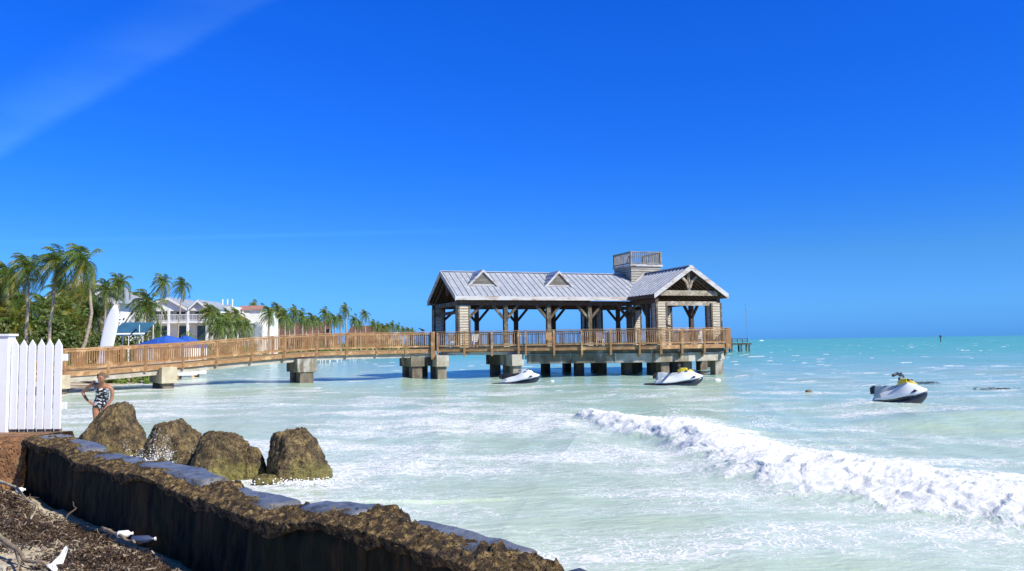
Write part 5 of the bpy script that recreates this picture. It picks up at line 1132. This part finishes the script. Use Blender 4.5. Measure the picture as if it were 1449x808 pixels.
# vertex order: 0 pelvis ... ; figure faces the camera (-y), leaning forward
pelvis = ((0, .06, .90), (.150, .115)); waist = ((.02, .02, 1.06), (.118, .09)); chest = ((.035, -.06, 1.24), (.145, .10)); upch = ((.045, -.10, 1.34), (.125, .075)); neck = ((.065, -.155, 1.43), .048); nk2 = ((.085, -.20, 1.48), .048)
chains = [[pelvis, waist, chest, upch, neck, nk2, ((.095, -.235, 1.535), (.074, .085)), ((.10, -.245, 1.60), (.08, .09)), ((.10, -.23, 1.665), (.055, .065))],
          # image-left arm: shoulder, elbow out, hand on hip
          [3, ((-.13, -.08, 1.355), .056), ((-.20, -.07, 1.32), .047), ((-.31, -.03, 1.21), .04), ((-.415, .0, 1.115), .037), ((-.33, -.05, 1.02), .033), ((-.235, -.10, .955), .025), ((-.19, -.115, .93), (.036, .02)), ((-.155, -.12, .915), (.036, .018))],
          # image-right arm hanging, reaching down
          [3, ((.21, -.08, 1.34), .056), ((.265, -.07, 1.28), .047), ((.285, -.09, 1.16), .04), ((.28, -.12, 1.05), .037), ((.24, -.18, .95), .032), ((.20, -.23, .85), .024), ((.19, -.245, .81), (.036, .02)), ((.185, -.25, .77), (.036, .018))],
          [0, ((-.10, .03, .82), .105), ((-.09, -.01, .70), .088), ((-.06, -.05, .58), .07), ((-.045, -.06, .47), .056), ((-.05, 0, .33), .054), ((-.05, .05, .16), .036), ((-.05, .06, .07), .035), ((-.05, -.03, .04), .035), ((-.05, -.11, .03), .028)],
          [0, ((.10, .04, .82), .105), ((.10, 0, .70), .088), ((.10, -.03, .58), .07), ((.095, -.04, .47), .056), ((.10, .02, .33), .054), ((.105, .07, .16), .036), ((.105, .08, .07), .035), ((.11, -.01, .04), .035), ((.11, -.09, .03), .028)]]
# fingers: rooted in the last palm vertex of each arm
def fingers(palm_idx, base, d, side, nrm_):
    d = Vector(d).normalized(); side = Vector(side).normalized(); nrm_ = Vector(nrm_).normalized(); out_ = []
    for k, L_ in enumerate((.068, .078, .072, .055)):
        b = Vector(base) + side * (.027 - .018 * k); m_ = b + d * L_ * .5 + nrm_ * .006; e = b + d * L_ + nrm_ * .024
        out_.append([palm_idx, (tuple(b + d * .016), .0095), (tuple(m_), .0088), (tuple(e), .007)])
    b = Vector(base) + side * .034 - d * .03; out_.append([palm_idx - 1, (tuple(b), .011), (tuple(b + (side * .7 + d * .6) * .035), .0095), (tuple(b + (side * .6 + d * .9) * .058 + nrm_ * .01), .008)])
    return out_
cnt = 9; armL_palm = cnt + 7; armR_palm = cnt + 8 + 7
chains += fingers(armL_palm, (-.145, -.125, .912), (.9, -.1, -.25), (0, .1, 1), (0, .6, -.3)); chains += fingers(armR_palm, (.183, -.252, .765), (-.02, -.1, -1), (1, -.2, 0), (0, .4, 0))
body = skinned('body', chains, M['skin'], wm)
# face detail and ears joined into the body mesh
bm = bmesh.new(); bm.from_mesh(body.data)
def blob(c, r, sc):
    g = bmesh.ops.create_uvsphere(bm, u_segments=10, v_segments=8, radius=r)
    for v in g['verts']: v.co = Vector((v.co.x * sc[0], v.co.y * sc[1], v.co.z * sc[2])) + Vector(c)
blob((.10, -.335, 1.578), .016, (.8, 1, 1.5)); blob((.10, -.325, 1.54), .016, (1.5, .5, .5)); blob((.015, -.24, 1.59), .02, (.4, .8, 1.3)); blob((.185, -.24, 1.59), .02, (.4, .8, 1.3))
for f in bm.faces: f.smooth = True
bm.to_mesh(body.data); bm.free()
for ex in (.07, .13):
    e = bpy.data.meshes.new('eye'); bm = bmesh.new(); bmesh.ops.create_uvsphere(bm, u_segments=8, v_segments=6, radius=.011)
    for v in bm.verts: v.co += Vector((ex, -.322, 1.602))
    bm.to_mesh(e); bm.free(); e.materials.append(M['black']); o = bpy.data.objects.new('eye', e); col.objects.link(o); o.parent = wm
bm = bmesh.new(); bm.from_mesh(body.data); bm.normal_update(); kill = []
armp = [Vector(c) for c in [(-.31, -.03, 1.21), (-.415, .0, 1.115), (-.33, -.05, 1.02), (-.235, -.10, .955), (-.19, -.115, .93), (-.10, -.14, .90), (.265, -.07, 1.28), (.285, -.09, 1.16), (.28, -.12, 1.05), (.24, -.18, .95), (.20, -.23, .85), (.185, -.25, .74)]]
def near_arm(c):
    for i in range(len(armp) - 1):
        if i == 5: continue
        p, q = armp[i], armp[i + 1]; t = max(0, min(1, (c - p).dot(q - p) / (q - p).length_squared))
        if (p + (q - p) * t - c).length < (.068 if c.z < 1.02 else .05): return True
    return False
for f in bm.faces:
    c = f.calc_center_median()
    if not (.80 + .30 * abs(c.x - .0) < c.z < 1.315) or near_arm(c) or abs(c.x - .03) > .19 or (c.z > 1.27 and c.y > -.02): kill.append(f)
bmesh.ops.delete(bm, geom=kill, context='FACES')
for v in bm.verts: v.co += v.normal * .010
me = bpy.data.meshes.new('swimsuit'); bm.to_mesh(me); bm.free(); me.materials.clear(); me.materials.append(M['suit'])
suit = bpy.data.objects.new('swimsuit', me); col.objects.link(suit); suit.parent = wm; sd = suit.modifiers.new('thick', 'SOLIDIFY'); sd.thickness = .006
hair = skinned('hair', [[((.10, -.205, 1.625), (.095, .098)), ((.10, -.20, 1.675), (.08, .085)), ((.10, -.18, 1.715), (.03, .035))], [0, ((.10, -.135, 1.60), (.075, .055)), ((.115, -.11, 1.54), (.055, .04))], [0, ((.035, -.25, 1.66), .04)], [0, ((.165, -.25, 1.66), .04)]], M['hair'], wm)

# ------------------------------------------------------------------ beach wrack in the foreground
r_ = random.Random(17); mb = MB(); tn = []
def wrack_ok(x, D):
    s_ = x + D
    if s_ > 3.97 or s_ < 1.0 or D > 11.3: return 0
    k = float(fbm(np.array([x * .8]), np.array([D * .8]), 3, 33)[0])
    return .75 * math.exp(-((s_ - 3.55) / .62) ** 2) + .22 + k * 1.3 - (.10 if s_ < 2.9 else 0)
cnt_ = 0
while cnt_ < 27000:
    D = r_.uniform(4.6, 11); x = r_.uniform(-8, -.3)
    if r_.random() > wrack_ok(x, D): continue
    cnt_ += 1; z = float(ground_z(x, D)) + abs(r_.gauss(0, .028)) + .0; a = r_.uniform(0, 6.28); L_ = r_.choice([.02, .03, .045, .06, .09]); w = r_.uniform(.003, .008)
    d = Vector((math.cos(a), math.sin(a), r_.gauss(0, .35))); sd = Vector((-d.y, d.x, r_.gauss(0, .5))).normalized() * w; p = Vector((x, D, z)); q = p + d * L_ * .5 + Vector((r_.gauss(0, .01), r_.gauss(0, .01), .012)); e = p + d * L_ + Vector((r_.gauss(0, .02), r_.gauss(0, .02), -.01))
    k = len(mb.v); mb.v += [tuple(p - sd), tuple(p + sd), tuple(q + sd), tuple(q - sd), tuple(e + sd * .4), tuple(e - sd * .4)]; mb.f += [(k, k + 1, k + 2, k + 3), (k + 3, k + 2, k + 4, k + 5)]
    t = r_.choice([(.25, .2, .2), (.35, .3, .3), (.6, .5, .5), (.9, .75, .6), (1.3, 1.2, 1.1), (3.2, 3.6, 4.6), (.5, .4, .4), (.4, .35, .35)]); tn += [(*t, 1)] * 2
for _ in range(420):                     # stalks tangled in the litter
    D = r_.uniform(5.2, 10.8); x = r_.uniform(-7.5, -1.2)
    if r_.random() > wrack_ok(x, D) + .12 or x + D > 3.9: continue
    p = Vector((x, D, float(ground_z(x, D)) + r_.uniform(.01, .04))); a = r_.uniform(0, 6.28); L_ = r_.uniform(.10, .32); d = Vector((math.cos(a), math.sin(a), r_.uniform(-.05, .3))); sdv = Vector((-d.y, d.x, 0)) * r_.gauss(0, .35)
    nb = len(mb.f); rd = r_.uniform(.0025, .006); mb.tube([p, p + d * L_ * .35 + sdv * L_ * .2, p + d * L_ * .7 + sdv * L_ * .5 + Vector((0, 0, .01)), p + d * L_ + sdv * L_ - Vector((0, 0, L_ * .15))], [rd, rd, rd * .8, rd * .4], 4)
    t = r_.choice([(.5, .45, .4), (1.2, 1.1, 1.0), (2.2, 2.3, 2.4), (3.6, 3.8, 4.2)]); tn += [(*t, 1)] * (len(mb.f) - nb)
me = bpy.data.meshes.new('beach_wrack'); me.from_pydata(mb.v, [], mb.f); add_tint(me, tn); me.materials.append(M['seaweed']); o = bpy.data.objects.new('beach_wrack', me); col.objects.link(o); tag(o, 'dry brown seaweed litter heaped on the sand below the seawall', 'seaweed', kind='stuff')
def gz(px, py, dz=0):                    # point on the near sand seen at that pixel
    D = (EYE - .55 - dz) * F / (py - hor(px)); return Vector((X(px, D), D, .55 + dz))
def branch(pix, rad, label, m=M['drift'], twigs=()):
    p0 = gz(*pix[0][:2]); r0 = empty('driftwood_branch', p0, 0, label, 'driftwood', 'driftwood on the near sand')
    mb = MB(); pts = [gz(p[0], p[1], p[2] if len(p) > 2 else .03) - p0 for p in pix]; sm = []
    for i in range(len(pts) - 1):
        for k in range(5): q = pts[i].lerp(pts[i + 1], k / 5); sm.append(q + Vector(mnoise.noise_vector(q * 9 + p0)) * .02)
    sm.append(pts[-1]); mb.tube(sm, [rad * (1 - .55 * i / len(sm)) for i in range(len(sm))], 8); mb.build('limb', m, r0, smooth=True)
    for tw_ in twigs:
        pts = [gz(p[0], p[1], p[2]) - p0 for p in tw_]; MB().tube(pts, [rad * .5, rad * .35, rad * .15][:len(pts)], 6).build('twig', m, r0, smooth=True)
branch([(-25, 738, .1), (5, 752, .1), (30, 770, .06), (45, 785, .03), (78, 792, .03)], .026, 'longest pale driftwood branch reaching in from the left edge', twigs=[[(30, 770, .06), (36, 790, .03), (34, 802, .01)]])
branch([(-20, 668, .12), (12, 680, .12), (30, 686, .10), (40, 700, .05)], .024, 'bleached driftwood branch at the foot of the rusty wall', M['beam_pale'], twigs=[[(30, 686, .10), (44, 703, .1), (60, 712, .12)]])
branch([(52, 728, .02), (57, 712, .10), (60, 708, .13), (62, 720, .03)], .009, 'thin bent reed standing up by the wall', M['beam_pale'])
branch([(96, 733, .03), (112, 715, .12), (108, 706, .16)], .010, 'short dark twig sticking out of the seaweed', M['old_wood'])
branch([(150, 742, .02), (175, 752, .03), (196, 762, .02)], .02, 'stub of grey driftwood lying in the wall shadow', M['drift'])
p0 = gz(88, 800); cl = empty('plastic_scrap', p0, 0, 'crumpled white plastic scrap caught on the driftwood', 'litter')
rows = []
for i, (px, py, dz, w) in enumerate([(84, 806, .01, .03), (86, 798, .03, .05), (79, 794, .05, .07), (90, 788, .07, .055), (95, 780, .10, .04), (99, 772, .12, .045), (103, 768, .13, .02)]):
    c = gz(px, py, dz) - p0; rows.append([tuple(c + Vector((w * (k / 5 - .5), .02 * math.sin(k * 2.2 + i), .018 * math.cos(k * 1.9 + i * 2)))) for k in range(6)])
o = grid_obj('sheet', np.array(rows), M['cloth']); o.parent = cl; sd = o.modifiers.new('solid', 'SOLIDIFY'); sd.thickness = .006
def bottle(px, py, ln, rz, m, label):
    p = gz(px, py, .03); r0 = empty('bottle', p, rz, label, 'bottle'); n = 9
    MB().tube([(-ln / 2, 0, 0), (-ln / 2 + .01, 0, 0), (ln * .2, 0, 0), (ln * .36, 0, 0), (ln * .46, 0, 0)], [.022, .032, .032, .013, .012], 12).build('body', m, r0, smooth=True); MB().tube([(ln * .46, 0, 0), (ln * .53, 0, 0)], .015, 10).build('cap', M['white'], r0)
bottle(182, 750, .13, .3, M['cloth'], 'pale bottle on the seaweed at the foot of the wall'); bottle(208, 757, .2, .1, M['blue_grey'], 'dark blue bottle lying in the shadow of the wall'); bottle(35, 690, .1, .9, M['cloth'], 'small white bottle beside the bleached branch')
for i in range(26):                      # loose bits of coral and shell
    px, py = r_.uniform(5, 215), r_.uniform(700, 800); p = gz(px, py, 0)
    if p.x + p.y > 3.6: continue
    bm = bmesh.new(); bmesh.ops.create_icosphere(bm, subdivisions=2, radius=r_.uniform(.012, .032))
    for v in bm.verts: v.co = Vector((v.co.x * 1.4, v.co.y, v.co.z * .6)) * (1 + .5 * mnoise.noise(v.co * 40 + Vector((i, 0, 0))))
    me = bpy.data.meshes.new('coral_stone'); bm.to_mesh(me); bm.free(); me.materials.append(M['conc_white']); me.polygons.foreach_set('use_smooth', [True] * len(me.polygons))
    o = bpy.data.objects.new('coral_stone', me); col.objects.link(o); o.location = (p.x, p.y, float(ground_z(p.x, p.y)) + .012); tag(o, 'small pale coral stone on the sand below the seawall', 'stone', 'coral stones on the near sand')
